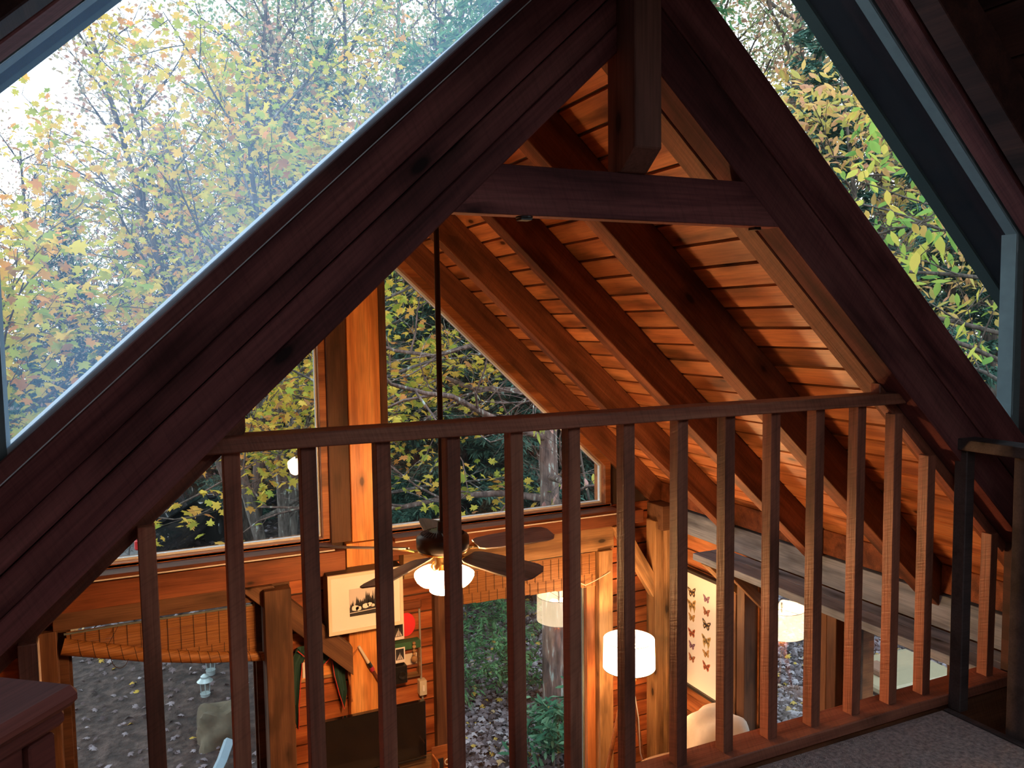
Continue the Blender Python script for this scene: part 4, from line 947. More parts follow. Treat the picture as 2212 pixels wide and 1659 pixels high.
# ================================================================== OUTDOORS
NR = np.random.RandomState(11)
def arr_mesh(name, V, F, mat, rnd=None, smooth=False):
    """V (n,3), F (m,k) index arrays -> mesh"""
    me = bpy.data.meshes.new(name); n, k = F.shape
    me.vertices.add(len(V)); me.vertices.foreach_set('co', np.ascontiguousarray(V, dtype=np.float32).ravel())
    me.loops.add(n * k); me.loops.foreach_set('vertex_index', np.ascontiguousarray(F, dtype=np.int32).ravel())
    me.polygons.add(n); me.polygons.foreach_set('loop_start', np.arange(0, n * k, k, dtype=np.int32))
    try: me.polygons.foreach_set('loop_total', np.full(n, k, dtype=np.int32))
    except Exception: pass
    me.materials.append(mat)
    at = me.attributes.new('rnd', 'FLOAT', 'POINT'); at.data.foreach_set('value', (rnd if rnd is not None else np.zeros(len(V))).astype(np.float32))
    me.update(calc_edges=True); me.validate()
    if smooth: me.polygons.foreach_set('use_smooth', [True] * n)
    return me

def half(outline):
    o = [(x, y) for x, y in outline] + [(x, -y) for x, y in reversed(outline[1:-1])]
    return o
OUT_MAPLE = half([(0, 0), (.05, .30), (.24, .20), (.20, .52), (.40, .36), (.58, .44), (.58, .17), (1, 0)])
OUT_OVAL = half([(0, 0), (.25, .17), (.55, .21), (.85, .09), (1, 0)])
OUT_RH = half([(0, 0), (.45, .3), (1, 0)])
OUT_LONG = half([(0, 0), (.3, .12), (.7, .13), (1, 0)])
OUT_SPRAY = half([(0, 0), (.3, .13), (1, 0)])
def template(outline, fold=.25, curl=.2):
    P = np.array([(x, y, -fold * abs(y) * .8 - curl * x * x) for x, y in outline]); c = np.array([[.42, 0, .04]])
    V = np.vstack([P, c]); n = len(outline)
    F = np.array([(i, (i + 1) % n, n) for i in range(n)]); return V, F
def leaves(pos, size, outline, tilt=.6, fold=.25, curl=.2, dirs=None, droop=0.0, rs=None, rnd=None):
    rs = rs or NR; T_, F_ = template(outline, fold, curl); n = len(pos); k = len(T_)
    if dirs is None:
        az = rs.uniform(0, 2 * np.pi, n); el = rs.normal(-droop, tilt, n)
        X = np.stack([np.cos(az) * np.cos(el), np.sin(az) * np.cos(el), np.sin(el)], 1)
    else:
        X = dirs + rs.normal(0, tilt, (n, 3)); X /= np.linalg.norm(X, axis=1, keepdims=True)
    up = np.stack([rs.normal(0, tilt, n), rs.normal(0, tilt, n), np.ones(n)], 1)
    Y = np.cross(up, X); Y /= np.linalg.norm(Y, axis=1, keepdims=True) + 1e-9; Z = np.cross(X, Y)
    s = (size * rs.uniform(.65, 1.2, n))[:, None, None]
    V = pos[:, None, :] + s * (T_[None, :, 0:1] * X[:, None, :] + T_[None, :, 1:2] * Y[:, None, :] + T_[None, :, 2:3] * Z[:, None, :])
    F = F_[None, :, :] + (np.arange(n) * k)[:, None, None]
    r = rnd if rnd is not None else rs.uniform(0, 1, n)
    return V.reshape(-1, 3), F.reshape(-1, 3), np.repeat(r, k)

def tubes(lines):
    """lines: list of (pts, radii, k) -> quads"""
    Vs, Fs, b = [], [], 0
    for pts, rad, k in lines:
        P = np.array(pts, dtype=float); n = len(P); t = np.gradient(P, axis=0); t /= np.linalg.norm(t, axis=1, keepdims=True) + 1e-9
        ref = np.where(np.abs(t[:, 2:3]) > .9, np.array([[1., 0, 0]]), np.array([[0, 0, 1.]]))
        A = np.cross(t, ref); A /= np.linalg.norm(A, axis=1, keepdims=True) + 1e-9; B = np.cross(t, A)
        an = 2 * np.pi * np.arange(k) / k
        R_ = np.array(rad)[:, None, None]
        V = P[:, None, :] + R_ * (A[:, None, :] * np.cos(an)[None, :, None] + B[:, None, :] * np.sin(an)[None, :, None])
        Vs.append(V.reshape(-1, 3)); i = np.arange(n - 1)[:, None] * k; q = np.arange(k)[None, :]; q2 = (q + 1) % k
        Fs.append(np.stack([b + i + q, b + i + k + q, b + i + k + q2, b + i + q2], -1).reshape(-1, 4)); b += n * k
    return np.vstack(Vs), np.vstack(Fs)

def wander(p, d, L_, n, jit, rs, lift=0.0):
    pts = [np.array(p, float)]; d = np.array(d, float); d /= np.linalg.norm(d)
    for i in range(n):
        d = d + rs.normal(0, jit, 3) + np.array([0, 0, lift]); d /= np.linalg.norm(d); pts.append(pts[-1] + d * L_ / n)
    return np.array(pts), d

def grow(seed, h, r, first=.25, nb=14, spread=2.2, el=(.5, 1.0), levels=(7, 4), lean=(0, 0), stems=1, jit=.08, lift=0.02, tipr=.35):
    """deciduous skeleton: returns tube list and twig anchor points with directions"""
    rs = np.random.RandomState(seed); L_ = []; A = []; D = []
    for sidx in range(stems):
        a0 = rs.uniform(0, 6.28); ln = .0 if stems == 1 else .22
        tp, _ = wander((0, 0, 0), (lean[0] + ln * math.cos(a0 + sidx * 2.1), lean[1] + ln * math.sin(a0 + sidx * 2.1), 1), h, 9, .035, rs)
        rr = r * (1 if stems == 1 else .75); L_.append((tp, np.linspace(rr, rr * .15, 10), 8))
        for i in range(nb):
            f = first + (1 - first) * (i + rs.uniform(0, .8)) / nb; f = min(f, .99); x = f * 9; j = int(x); p = tp[j] + (tp[min(j + 1, 9)] - tp[j]) * (x - j)
            az = i * 2.4 + rs.uniform(-.4, .4); e = rs.uniform(*el); d = (math.cos(az) * math.cos(e), math.sin(az) * math.cos(e), math.sin(e))
            bl = spread * (1 - .55 * f) * rs.uniform(.75, 1.2); bp, _ = wander(p, d, bl, 6, jit, rs, lift); br = rr * .38 * (1 - .6 * f)
            L_.append((bp, np.linspace(br, br * .25, 7), 5))
            for k in range(levels[0]):
                g = (k + 1) / (levels[0] + .3); y = g * 6; j = min(int(y), 5); q = bp[j] + (bp[j + 1] - bp[j]) * (y - j)
                dv = bp[j + 1] - bp[j]; dv = dv / np.linalg.norm(dv) + rs.normal(0, .55, 3); sl = bl * .42 * (1.15 - .6 * g) * rs.uniform(.7, 1.2)
                sp_, _ = wander(q, dv, sl, 4, jit * 1.6, rs, lift); sr = max(.004, br * .35); L_.append((sp_, np.linspace(sr, .003, 5), 4))
                for m_ in range(levels[1]):
                    y2 = (m_ + 1) / levels[1] * 4; j2 = min(int(y2), 3); q2 = sp_[j2] + (sp_[j2 + 1] - sp_[j2]) * min(1, y2 - j2)
                    dv2 = sp_[j2 + 1] - sp_[j2]; dv2 = dv2 / np.linalg.norm(dv2) + rs.normal(0, .7, 3); tl = sl * tipr * rs.uniform(.6, 1.3)
                    t_, dd = wander(q2, dv2, tl, 2, jit, rs); L_.append((t_, np.array([.0035, .0025, .0015]), 3))
                    for z in t_[1:]: A.append(z); D.append(dd)
    return L_, np.array(A), np.array(D)

def grow_conifer(seed, h, r, first=.08, nb=46, spread=1.9, droop=-.25):
    rs = np.random.RandomState(seed); L_ = []; A = []; D = []
    tp, _ = wander((0, 0, 0), (0, 0, 1), h, 8, .015, rs); L_.append((tp, np.linspace(r, r * .12, 9), 8))
    for i in range(nb):
        f = first + (.98 - first) * i / nb; x = f * 8; j = int(x); p = tp[j] + (tp[j + 1] - tp[j]) * (x - j)
        az = i * 2.4 + rs.uniform(-.3, .3); bl = spread * (1.02 - f) * rs.uniform(.8, 1.15) + .15
        bp, _ = wander(p, (math.cos(az), math.sin(az), droop + .5 * f), bl, 5, .05, rs, .02); L_.append((bp, np.linspace(r * .14, .004, 6), 4))
        ns = max(4, int(bl * 7))
        for k in range(ns):
            g = (k + .6) / ns; y = g * 5; jj = min(int(y), 4); q = bp[jj] + (bp[jj + 1] - bp[jj]) * (y - jj); dv = bp[jj + 1] - bp[jj]; dv /= np.linalg.norm(dv)
            sd = np.array([-dv[1], dv[0], -.25]) * (1 if k % 2 else -1); d2 = dv * .6 + sd + rs.normal(0, .12, 3); sl = .12 + bl * .3 * (1 - g)
            sp_, dd = wander(q, d2, sl, 3, .08, rs, -.03); L_.append((sp_, np.array([.004, .003, .002, .001]), 3))
            m_ = max(3, int(sl / .035))
            for t_ in np.linspace(0.05, 1, m_):
                u = t_ * 3; j3 = min(int(u), 2); A.append(sp_[j3] + (sp_[j3 + 1] - sp_[j3]) * (u - j3)); D.append(dd)
        for t_ in np.linspace(.2, 1, max(3, int(bl / .05))):
            u = t_ * 5; j3 = min(int(u), 4); A.append(bp[j3] + (bp[j3 + 1] - bp[j3]) * (u - j3)); D.append(bp[j3 + 1] - bp[j3])
    D = np.array(D); D /= np.linalg.norm(D, axis=1, keepdims=True)
    return L_, np.array(A), D

def bark(name, c1, c2, lichen=0.0):
    m, t, out = newmat(name); L = t.links.new
    tcn = N(t, 'ShaderNodeTexCoord'); mp = N(t, 'ShaderNodeMapping'); mp.inputs['Scale'].default_value = (14, 14, 3); L(tcn.outputs['Object'], mp.inputs[0])
    n1 = N(t, 'ShaderNodeTexNoise'); n1.inputs['Scale'].default_value = 1.5; n1.inputs['Detail'].default_value = 6; L(mp.outputs[0], n1.inputs['Vector'])
    stops = [(.35, c2), (.6, c1)] + ([(.66, (.36, .40, .36))] if lichen else [])
    rp = ramp(t, stops); L(n1.outputs['Fac'], rp.inputs[0])
    d = N(t, 'ShaderNodeBsdfPrincipled'); d.inputs['Roughness'].default_value = .95; L(rp.outputs[0], d.inputs['Base Color'])
    bp = N(t, 'ShaderNodeBump'); bp.inputs['Strength'].default_value = .8; bp.inputs['Distance'].default_value = .03; L(n1.outputs['Fac'], bp.inputs['Height']); L(bp.outputs[0], d.inputs['Normal'])
    L(d.outputs[0], out.inputs[0]); return m
M_BARK = bark('brown_bark', (.12, .09, .075), (.035, .027, .022)); M_BARKL = bark('lichen_bark', (.15, .13, .12), (.05, .042, .038), 1); M_BARKP = bark('pinkish_pine_bark', (.20, .13, .11), (.06, .04, .036), 1)
ML_YEL = leafmat('yellow_maple_leaves', [(0, (.28, .36, .06)), (.25, (.50, .50, .09)), (.55, (.74, .56, .09)), (.8, (.80, .50, .10)), (.92, (.75, .32, .10)), (1, (.35, .20, .10))])
ML_GRN = leafmat('green_gold_leaves', [(0, (.14, .24, .12)), (.4, (.26, .36, .17)), (.7, (.42, .42, .20)), (.9, (.62, .48, .22)), (1, (.58, .34, .20))])
ML_ORG = leafmat('orange_autumn_leaves', [(0, (.32, .32, .22)), (.3, (.46, .38, .24)), (.6, (.56, .38, .24)), (.85, (.58, .30, .20)), (1, (.30, .20, .18))])
ML_BEECH = leafmat('long_green_gold_leaves', [(0, (.16, .34, .09)), (.4, (.32, .46, .10)), (.65, (.60, .60, .12)), (.85, (.75, .50, .12)), (1, (.55, .30, .12))], trans=.55)
ML_GOLD = leafmat('golden_leaves', [(0, (.42, .42, .12)), (.4, (.68, .52, .16)), (.75, (.74, .44, .18)), (1, (.66, .34, .22))], trans=.5)
ML_PINK = leafmat('pink_yellow_leaves', [(0, (.62, .30, .26)), (.55, (.66, .38, .33)), (.6, (.62, .60, .14)), (1, (.45, .52, .12))], trans=.4)
ML_NEED = leafmat('dark_evergreen_needles', [(0, (.035, .085, .070)), (.5, (.065, .145, .115)), (1, (.12, .22, .165))], trans=.2)
ML_NEEDL = leafmat('bright_evergreen_needles', [(0, (.05, .13, .06)), (.5, (.09, .21, .09)), (1, (.16, .28, .12))], trans=.25)
ML_LIT = leafmat('fallen_leaf_litter', [(0, (.06, .045, .045)), (.4, (.14, .11, .115)), (.75, (.27, .23, .245)), (.94, (.42, .38, .40)), (.965, (.45, .28, .07)), (1, (.5, .35, .07))], trans=.05)

def make_tree(name, skel, leafargs, bark_m, leaf_m, loc, label, cat, group, foliage='foliage', extra=1, jitter=.08, seed=0, keep=None):
    lines, A, D = skel; rs = np.random.RandomState(seed + 99)
    root = empty(name, loc, label, cat, group)
    V, F = tubes(lines); me = arr_mesh('trunk_and_branches', V, F, bark_m, smooth=True); o = bpy.data.objects.new('trunk_and_branches', me); COL.objects.link(o); o.parent = root
    if leafargs is not None and len(A):
        P = np.repeat(A, extra, axis=0) + rs.normal(0, jitter, (len(A) * extra, 3)); Dn = np.repeat(D, extra, axis=0)
        if keep: idx = rs.permutation(len(P))[:keep]; P, Dn = P[idx], Dn[idx]
        kw = dict(leafargs); size = kw.pop('size'); outl = kw.pop('outline'); usd = kw.pop('along', False)
        V, F, r = leaves(P, size, outl, dirs=Dn if usd else None, rs=rs, **kw)
        me = arr_mesh(foliage, V, F, leaf_m, r); o2 = bpy.data.objects.new(foliage, me); COL.objects.link(o2); o2.parent = root
    return root
def copy_tree(o, loc, rz, sc, label=None, leaf_m=None):
    c = o.copy(); COL.objects.link(c); c.location = loc; c.rotation_euler = (0, 0, rz); c.scale = (sc,) * 3
    if label: c['label'] = label
    for ch in list(o.children):
        d = ch.copy(); COL.objects.link(d); d.parent = c
        if leaf_m is not None and ch.name.startswith('foliage'):
            d.data = ch.data.copy(); d.data.materials[0] = leaf_m
    return c

# ---- ground
gm, t, out = newmat('forest_ground'); Lk = t.links.new
tcn = N(t, 'ShaderNodeTexCoord'); n1 = N(t, 'ShaderNodeTexNoise'); n1.inputs['Scale'].default_value = 9; n1.inputs['Detail'].default_value = 9; Lk(tcn.outputs['Object'], n1.inputs['Vector'])
n2 = N(t, 'ShaderNodeTexNoise'); n2.inputs['Scale'].default_value = .5; n2.inputs['Detail'].default_value = 3; Lk(tcn.outputs['Object'], n2.inputs['Vector'])
r1 = ramp(t, [(.3, (.013, .009, .008)), (.5, (.042, .029, .025)), (.7, (.095, .068, .060))]); Lk(n1.outputs['Fac'], r1.inputs[0])
r2_ = ramp(t, [(.35, (.8, .75, .72)), (.65, (1.05, 1.0, 1.0))]); Lk(n2.outputs['Fac'], r2_.inputs[0])
bs = N(t, 'ShaderNodeBsdfPrincipled'); bs.inputs['Roughness'].default_value = .97; Lk(mixc(t, r1.outputs[0], r2_.outputs[0], fac=1.0, mode='MULTIPLY'), bs.inputs['Base Color'])
bp = N(t, 'ShaderNodeBump'); bp.inputs['Distance'].default_value = .06; bp.inputs['Strength'].default_value = .9; Lk(n1.outputs['Fac'], bp.inputs['Height']); Lk(bp.outputs[0], bs.inputs['Normal']); Lk(bs.outputs[0], out.inputs[0])
def gz(x, y):
    x, y = np.asarray(x, float), np.asarray(y, float)
    far = np.clip((np.hypot(x, y) - 14) / 30, 0, 1)
    return ZG + .05 * np.sin(x * .9 + 1) * np.cos(y * .7) + .025 * np.sin(x * 2.7 + y * 1.9) + far * 1.2
gx = np.linspace(-22, 46, 171); gy = np.linspace(-14, 50, 161); GX, GY = np.meshgrid(gx, gy, indexing='ij')
GZ = gz(GX, GY)
hole = (GX > XL - .8) & (GX < XW + .8) & (GY < YB + .3); GZ[hole] = ZG
V = np.stack([GX, GY, GZ], -1).reshape(-1, 3); I = np.arange(171 * 161).reshape(171, 161)
F = np.stack([I[:-1, :-1], I[1:, :-1], I[1:, 1:], I[:-1, 1:]], -1).reshape(-1, 4)
me = arr_mesh('ground', V, F, gm, smooth=True); o = bpy.data.objects.new('ground', me); COL.objects.link(o); tag(o, kind='structure')

def litter(name, n, x0, x1, y0, y1, size, seed, label, dz=.012, tilt=.35):
    rs = np.random.RandomState(seed); x = rs.uniform(x0, x1, n); y = rs.uniform(y0, y1, n)
    ok = ~((x > XL - .5) & (x < XW + .25) & (y < YB + .35)); x, y = x[ok], y[ok]; P = np.stack([x, y, gz(x, y) + dz + rs.uniform(0, .03, len(x))], 1)
    V, F, r = leaves(P, size, OUT_MAPLE, tilt=tilt, fold=rs.uniform(.1, .9), curl=.45, rs=rs)
    me = arr_mesh(name, V, F, ML_LIT, r); o = bpy.data.objects.new(name, me); COL.objects.link(o)
    tag(o, label, 'fallen leaves', kind='stuff')
litter('leaf_litter', 26000, 1.2, 8.5, 5.4, 11.5, .085, 31, 'thick pale fallen leaves on the ground outside the patio door')
litter('leaf_litter', 1700, -3.5, 2.4, 5.4, 13.5, .075, 32, 'scattered fallen leaves on the dark drive outside the lower left window')
litter('leaf_litter', 9000, 3.9, 10.5, 1.2, 7.0, .08, 33, 'fallen leaves on the ground outside the right wall windows')
litter('leaf_litter', 16000, -8, 18, 11, 26, .11, 34, 'far leaf litter on the forest floor beyond the drive')

# ---- background forest
protoA = make_tree('autumn_tree', grow(101, 13.0, .22, first=.12, nb=24, spread=4.2, levels=(7, 4)), dict(size=.13, outline=OUT_RH, tilt=.8), M_BARK, ML_ORG, (0, 30, ZG), '', 'tree', 'background deciduous trees', extra=5, jitter=.28, seed=1, keep=11000)
protoB = make_tree('autumn_tree', grow(102, 12.0, .20, first=.10, nb=24, spread=4.6, levels=(7, 4), stems=1), dict(size=.125, outline=OUT_RH, tilt=.8), M_BARK, ML_GRN, (0, 30, ZG), '', 'tree', 'background deciduous trees', extra=5, jitter=.28, seed=2, keep=11000)
protoC = make_tree('spruce_tree', grow_conifer(103, 12.5, .16, nb=78, spread=2.6), dict(size=.24, outline=OUT_SPRAY, tilt=.35, along=True), M_BARK, ML_NEED, (0, 30, ZG), '', 'tree', 'background evergreens', extra=3, jitter=.04, seed=3, keep=48000)
R = random.Random(77); first = {'A': True, 'B': True, 'C': True}; cnt = {'A': 0, 'B': 0, 'C': 0}
words = ['left of the driveway', 'behind the parked car', 'behind the maple', 'left of the centre post', 'behind the centre post', 'behind the bare pine branches', 'behind the pine trunk', 'right of the pine trunk', 'beyond the right wall', 'in the strip of glass at the right', 'at the far right']
def place(kind, ang, dist, sc, extra=''):
    rad = math.radians(ang); x, y = dist * math.sin(rad), dist * math.cos(rad); z = float(gz(x, y)) - .05
    src = {'A': protoA, 'B': protoB, 'C': protoC}[kind]; cnt[kind] += 1
    w = words[min(10, max(0, int((ang + 12) / 6.6)))]
    kn = {'A': 'rusty autumn tree', 'B': 'green gold tree', 'C': 'dark spruce'}[kind]
    dw = 'close to the house' if dist < 13.2 else 'front row' if dist < 17 else ('second row' if dist < 22 else ('third row' if dist < 27.5 else ('fourth row' if dist < 30 else 'furthest row')))
    hw = 'tall' if sc > 1.0 else 'shorter'
    lab = '%s %s, %s, %s' % (hw, kn, dw, w)
    if first[kind]:
        first[kind] = False; src.location = (x, y, z); src.rotation_euler = (0, 0, R.uniform(0, 6)); src.scale = (sc,) * 3; src['label'] = lab; return src
    return copy_tree(src, (x, y, z), R.uniform(0, 6.28), sc, lab)
for ang, dist, kind, sc in (
    (-13, 20, 'B', .52), (-9, 26, 'A', .50), (-5.5, 22, 'A', .60), (-2, 27, 'B', .60), (1.5, 21, 'A', .55), (6.5, 26, 'A', .95), (8, 20, 'B', .98), (11, 27, 'A', 1.15), (14, 22, 'B', 1.0),
    (17, 28, 'A', 1.2), (19.5, 21, 'C', .9), (22, 26, 'A', 1.2), (25, 20, 'B', 1.05), (28, 27, 'B', 1.2), (31, 22, 'A', 1.1), (34, 28, 'A', 1.2), (37, 21, 'B', 1.1), (40, 26, 'A', 1.2),
    (43, 20, 'A', 1.1), (46, 27, 'B', 1.2), (49, 21, 'A', 1.15), (52, 26, 'B', 1.2), (55, 20, 'B', 1.1), (58, 25, 'A', 1.2), (62, 20, 'B', 1.1),
    (-10, 33, 'C', .62), (-3, 34, 'C', .66), (4, 33, 'C', .8), (9.5, 34, 'C', .95), (15.5, 33, 'C', 1.05), (21, 34, 'C', 1.1), (26.5, 33, 'C', 1.1), (33, 34, 'C', 1.1), (39, 33, 'C', 1.1), (45, 34, 'C', 1.1), (51, 33, 'C', 1.1), (57, 32, 'C', 1.1),
    (6.5, 17.5, 'C', .42), (-8, 24, 'C', .58), (-3.8, 23, 'C', .60), (.3, 24, 'C', .62), (3.2, 23.5, 'C', .75), (7, 24, 'C', .88), (12.2, 23.5, 'C', .95), (10, 18.5, 'C', .55), (18.5, 15.5, 'C', .62), (22, 17, 'C', .70), (24.5, 14.0, 'C', .60), (28, 15.5, 'C', .68), (31.5, 13.5, 'C', .62), (35, 16, 'C', .7), (46, 16.5, 'C', .8), (53, 15, 'C', .75), (41, 14.5, 'C', .6), (-6, 19, 'C', .33), (-1.5, 20, 'C', .36), (2.5, 19, 'C', .42), (17.8, 12.6, 'C', .52), (21.5, 12.2, 'C', .56), (26.5, 11.8, 'C', .56), (30, 12.0, 'C', .55), (33.2, 12.4, 'C', .6)):
    place(kind, ang, dist, sc)

from collections import defaultdict
same = defaultdict(list)
for o in COL.objects:
    if o.parent is None and o.name.startswith(('autumn_tree', 'spruce_tree')): same[o['label']].append(o)
for k_, v_ in same.items():
    if len(v_) == 2:
        v_.sort(key=lambda o: o.location.x / o.location.y)
        for o, w_ in zip(v_, ('left', 'right')): o['label'] = k_ + ', %s of the two' % w_

# ---- nearer trees
make_tree('maple_tree', grow(201, 6.9, .13, first=.22, nb=15, spread=3.6, el=(.35, .95), levels=(7, 4), stems=3, lean=(-.10, -.05), lift=.03), dict(size=.10, outline=OUT_MAPLE, tilt=.6), M_BARKL, ML_YEL, (1.75, 11.2, ZG), 'several stemmed maple with lichen grey trunks and yellow leaves left of the centre post', 'tree', None, extra=3, jitter=.11, seed=5, keep=7500)
make_tree('maple_tree', grow(202, 6.2, .085, first=.34, nb=15, spread=2.3, el=(-.05, .6), levels=(7, 4), lift=-.01), dict(size=.11, outline=OUT_MAPLE, tilt=.5), M_BARKL, ML_YEL, (2.0, 8.7, ZG), 'yellow green maple standing directly behind the orange centre post', 'tree', None, extra=3, jitter=.09, seed=6, keep=2500)
make_tree('maple_tree', grow(203, 4.7, .11, first=.25, nb=18, spread=3.8, el=(.3, .9), levels=(7, 4), stems=2, lean=(.05, 0)), dict(size=.12, outline=OUT_MAPLE, tilt=.6), M_BARK, ML_YEL, (-2.3, 9.8, ZG), 'orange and yellow maple at the far left outside the hazed dusty glass', 'tree', None, extra=3, jitter=.12, seed=7, keep=7000)
make_tree('maple_tree', grow(204, 11.5, .19, first=.18, nb=18, spread=3.8, el=(.6, 1.15), levels=(7, 4), stems=3, lean=(.10, 0), lift=.02), dict(size=.085, outline=OUT_MAPLE, tilt=.7), M_BARK, ML_GRN, (3.4, 15.0, ZG), 'tall slender stemmed tree with sparse dull gold leaves above the left truss slope', 'tree', None, extra=3, jitter=.16, seed=8, keep=9000)
make_tree('maple_tree', grow(205, 9.5, .17, first=.18, nb=18, spread=2.8, el=(.6, 1.15), levels=(7, 4), stems=3, lean=(-.12, 0), lift=.02), dict(size=.085, outline=OUT_MAPLE, tilt=.7), M_BARK, ML_ORG, (1.9, 15.8, ZG), 'tall forked tree with sparse rusty leaves behind the parked car', 'tree', None, extra=3, jitter=.16, seed=9, keep=7000)
# pine with bare lower branches
L_, A, D = grow(301, 8.5, .14, first=.22, lean=(-.055, 0), nb=30, spread=3.3, el=(-.12, .2), levels=(8, 5), jit=.16, lift=.0, tipr=.5)
top = A[:, 2] > 5.6
make_tree('pine_tree', (L_, A[top], D[top]), dict(size=.16, outline=OUT_SPRAY, tilt=.6, along=True), M_BARKP, ML_NEEDL, (4.0, 7.65, ZG), 'pinkish barked pine with a thick base and tangled bare lower branches', 'tree', None, foliage='needles', extra=5, jitter=.05, seed=10)
# big-leaved tree beyond the right strip of glass
L_, A, D = grow(401, 6.6, .11, first=.42, nb=22, spread=4.6, el=(-.10, .38), levels=(7, 3), jit=.07, lift=0.0)
make_tree('beech_tree', (L_, A, D), dict(size=.185, outline=OUT_OVAL, tilt=.45, droop=.5), M_BARK, ML_BEECH, (8.1, 5.6, ZG), 'near tree with drooping long green gold leaves outside the right glass strip', 'tree', None, extra=2, jitter=.07, seed=12, keep=3400)
L_, A, D = grow(402, 8.5, .10, first=.3, nb=20, spread=4.0, el=(.0, .7), levels=(7, 4), jit=.07)
make_tree('autumn_tree', (L_, A, D), dict(size=.20, outline=OUT_OVAL, tilt=.7), M_BARK, ML_GOLD, (11.5, 10.0, ZG), 'orange leaved tree behind the drooping beech leaves at right', 'tree', None, extra=3, jitter=.15, seed=13, keep=6500)
L_, A, D = grow(403, 3.6, .03, first=.5, nb=7, spread=1.1, el=(-.5, .1), levels=(4, 2), jit=.06, lift=-.03)
make_tree('dogwood_tree', (L_, A, D), dict(size=.115, outline=OUT_OVAL, tilt=.3, droop=1.2), M_BARK, ML_PINK, (3.75, 6.15, ZG), 'small dogwood with pink and yellow hanging leaves at the corner of the gable window', 'tree', None, extra=1, jitter=.03, seed=14, keep=90)
# young pines and shrubs seen through the door
def sapling(x, y, h, seed, label):
    make_tree('young_pine', grow_conifer(seed, h, .018, first=.15, nb=18, spread=.75, droop=.1), dict(size=.085, outline=OUT_SPRAY, tilt=.5, along=True, fold=0), M_BARK, ML_NEEDL, (x, y, float(gz(x, y)) - .02), label, 'young pine', 'young pines outside the patio door', foliage='needles', extra=3, jitter=.02, seed=seed)
sapling(3.75, 9.6, 1.55, 501, 'young pine with thin upright stem at the top left of the door glass')
sapling(4.15, 9.3, 1.25, 502, 'young pine leaning beside the first one in the door glass')
sapling(3.05, 8.3, .75, 503, 'low young pine at the left edge of the door glass')
def shrub(x, y, h, seed, outl, size, mat, label, n):
    L_, A, D = grow(seed, h, .02, first=.05, nb=16, spread=h * .9, el=(.2, 1.1), levels=(4, 3)); make_tree('shrub', (L_, A, D), dict(size=size, outline=outl, tilt=.5), M_BARK, mat, (x, y, float(gz(x, y)) - .02), label, 'shrub', None, extra=3, jitter=.04, seed=seed, keep=n)
ML_RHO = leafmat('dark_glossy_shrub_leaves', [(0, (.03, .10, .06)), (.6, (.07, .20, .11)), (1, (.16, .30, .18))], trans=.15)
shrub(3.62, 7.9, .55, 601, OUT_OVAL, .07, ML_NEEDL, 'light green leafy shrub left of the thick trunk', 900)
shrub(3.35, 6.45, .50, 602, OUT_LONG, .12, ML_RHO, 'blue green shrub at the lower right of the door glass', 700)
shrub(3.95, 6.75, .6, 603, OUT_LONG, .12, ML_RHO, 'blue green shrub in front of the thick trunk', 600)

# ---- boulder, lanterns, downspout, storage chest
mb = MB(); softblob(mb, (.62, 8.3, -3.98), (.20, .19, .26), k=36, n=24, p=5.0, seed=4, amp=.16)
tag(put('boulder', mb, plain('sandy_stone', (.10, .08, .052), rough=.95, noise=.7, nscale=9, bump=1.0), smooth=True), 'squarish sandy boulder on the drive outside the lower left window', 'rock')
M_LANT = plain('weathered_metal_lantern', (.42, .50, .52), rough=.4, metal=.6)
for i, (x, y, z, l) in enumerate(((.56, 9.35, -4.08, 'grey metal lantern nearer the boulder'), (.66, 9.9, -4.05, 'grey metal lantern behind the first one'))):
    root = empty('garden_lantern', (x, y, z), label=l, cat='lantern', group='garden lanterns on the drive')
    mb = MB(); mb.lathe([(0, z), (.05, z), (.05, z + .05), (.055, z + .055), (.055, z + .065), (.0, z + .065)], c=(x, y, 0), k=20); put('base', mb, M_LANT, root, smooth=True)
    mb = MB(); mb.lathe([(.042, z + .065), (.042, z + .19)], c=(x, y, 0), k=20); put('globe', mb, M_GLASS, root, smooth=True)
    mb = MB(); mb.lathe([(.06, z + .19), (.085, z + .20), (.045, z + .235), (.045, z + .255), (.02, z + .275), (0, z + .28)], c=(x, y, 0), k=20); put('cap', mb, M_LANT, root, smooth=True)
    mb = MB(); [mb.tube([(x + .045 * math.cos(a), y + .045 * math.sin(a), z + .06), (x + .05 * math.cos(a), y + .05 * math.sin(a), z + .20)], .004, 5) for a in (0, 1.57, 3.14, 4.71)]; put('guard', mb, M_LANT, root)
ds = empty('downspout_elbow', (.60, 7.75, -4.12), label='pale blue bent metal spout lying at the foot of the boulder', cat='spout')
mb = MB(); mb.tube([(.50, 7.6, -4.05), (.58, 7.72, -3.98), (.66, 7.84, -3.86)], .055, 4); put('spout', mb, plain('pale_blue_metal', (.25, .34, .40), rough=.5, metal=.3), ds, bevel=.004)
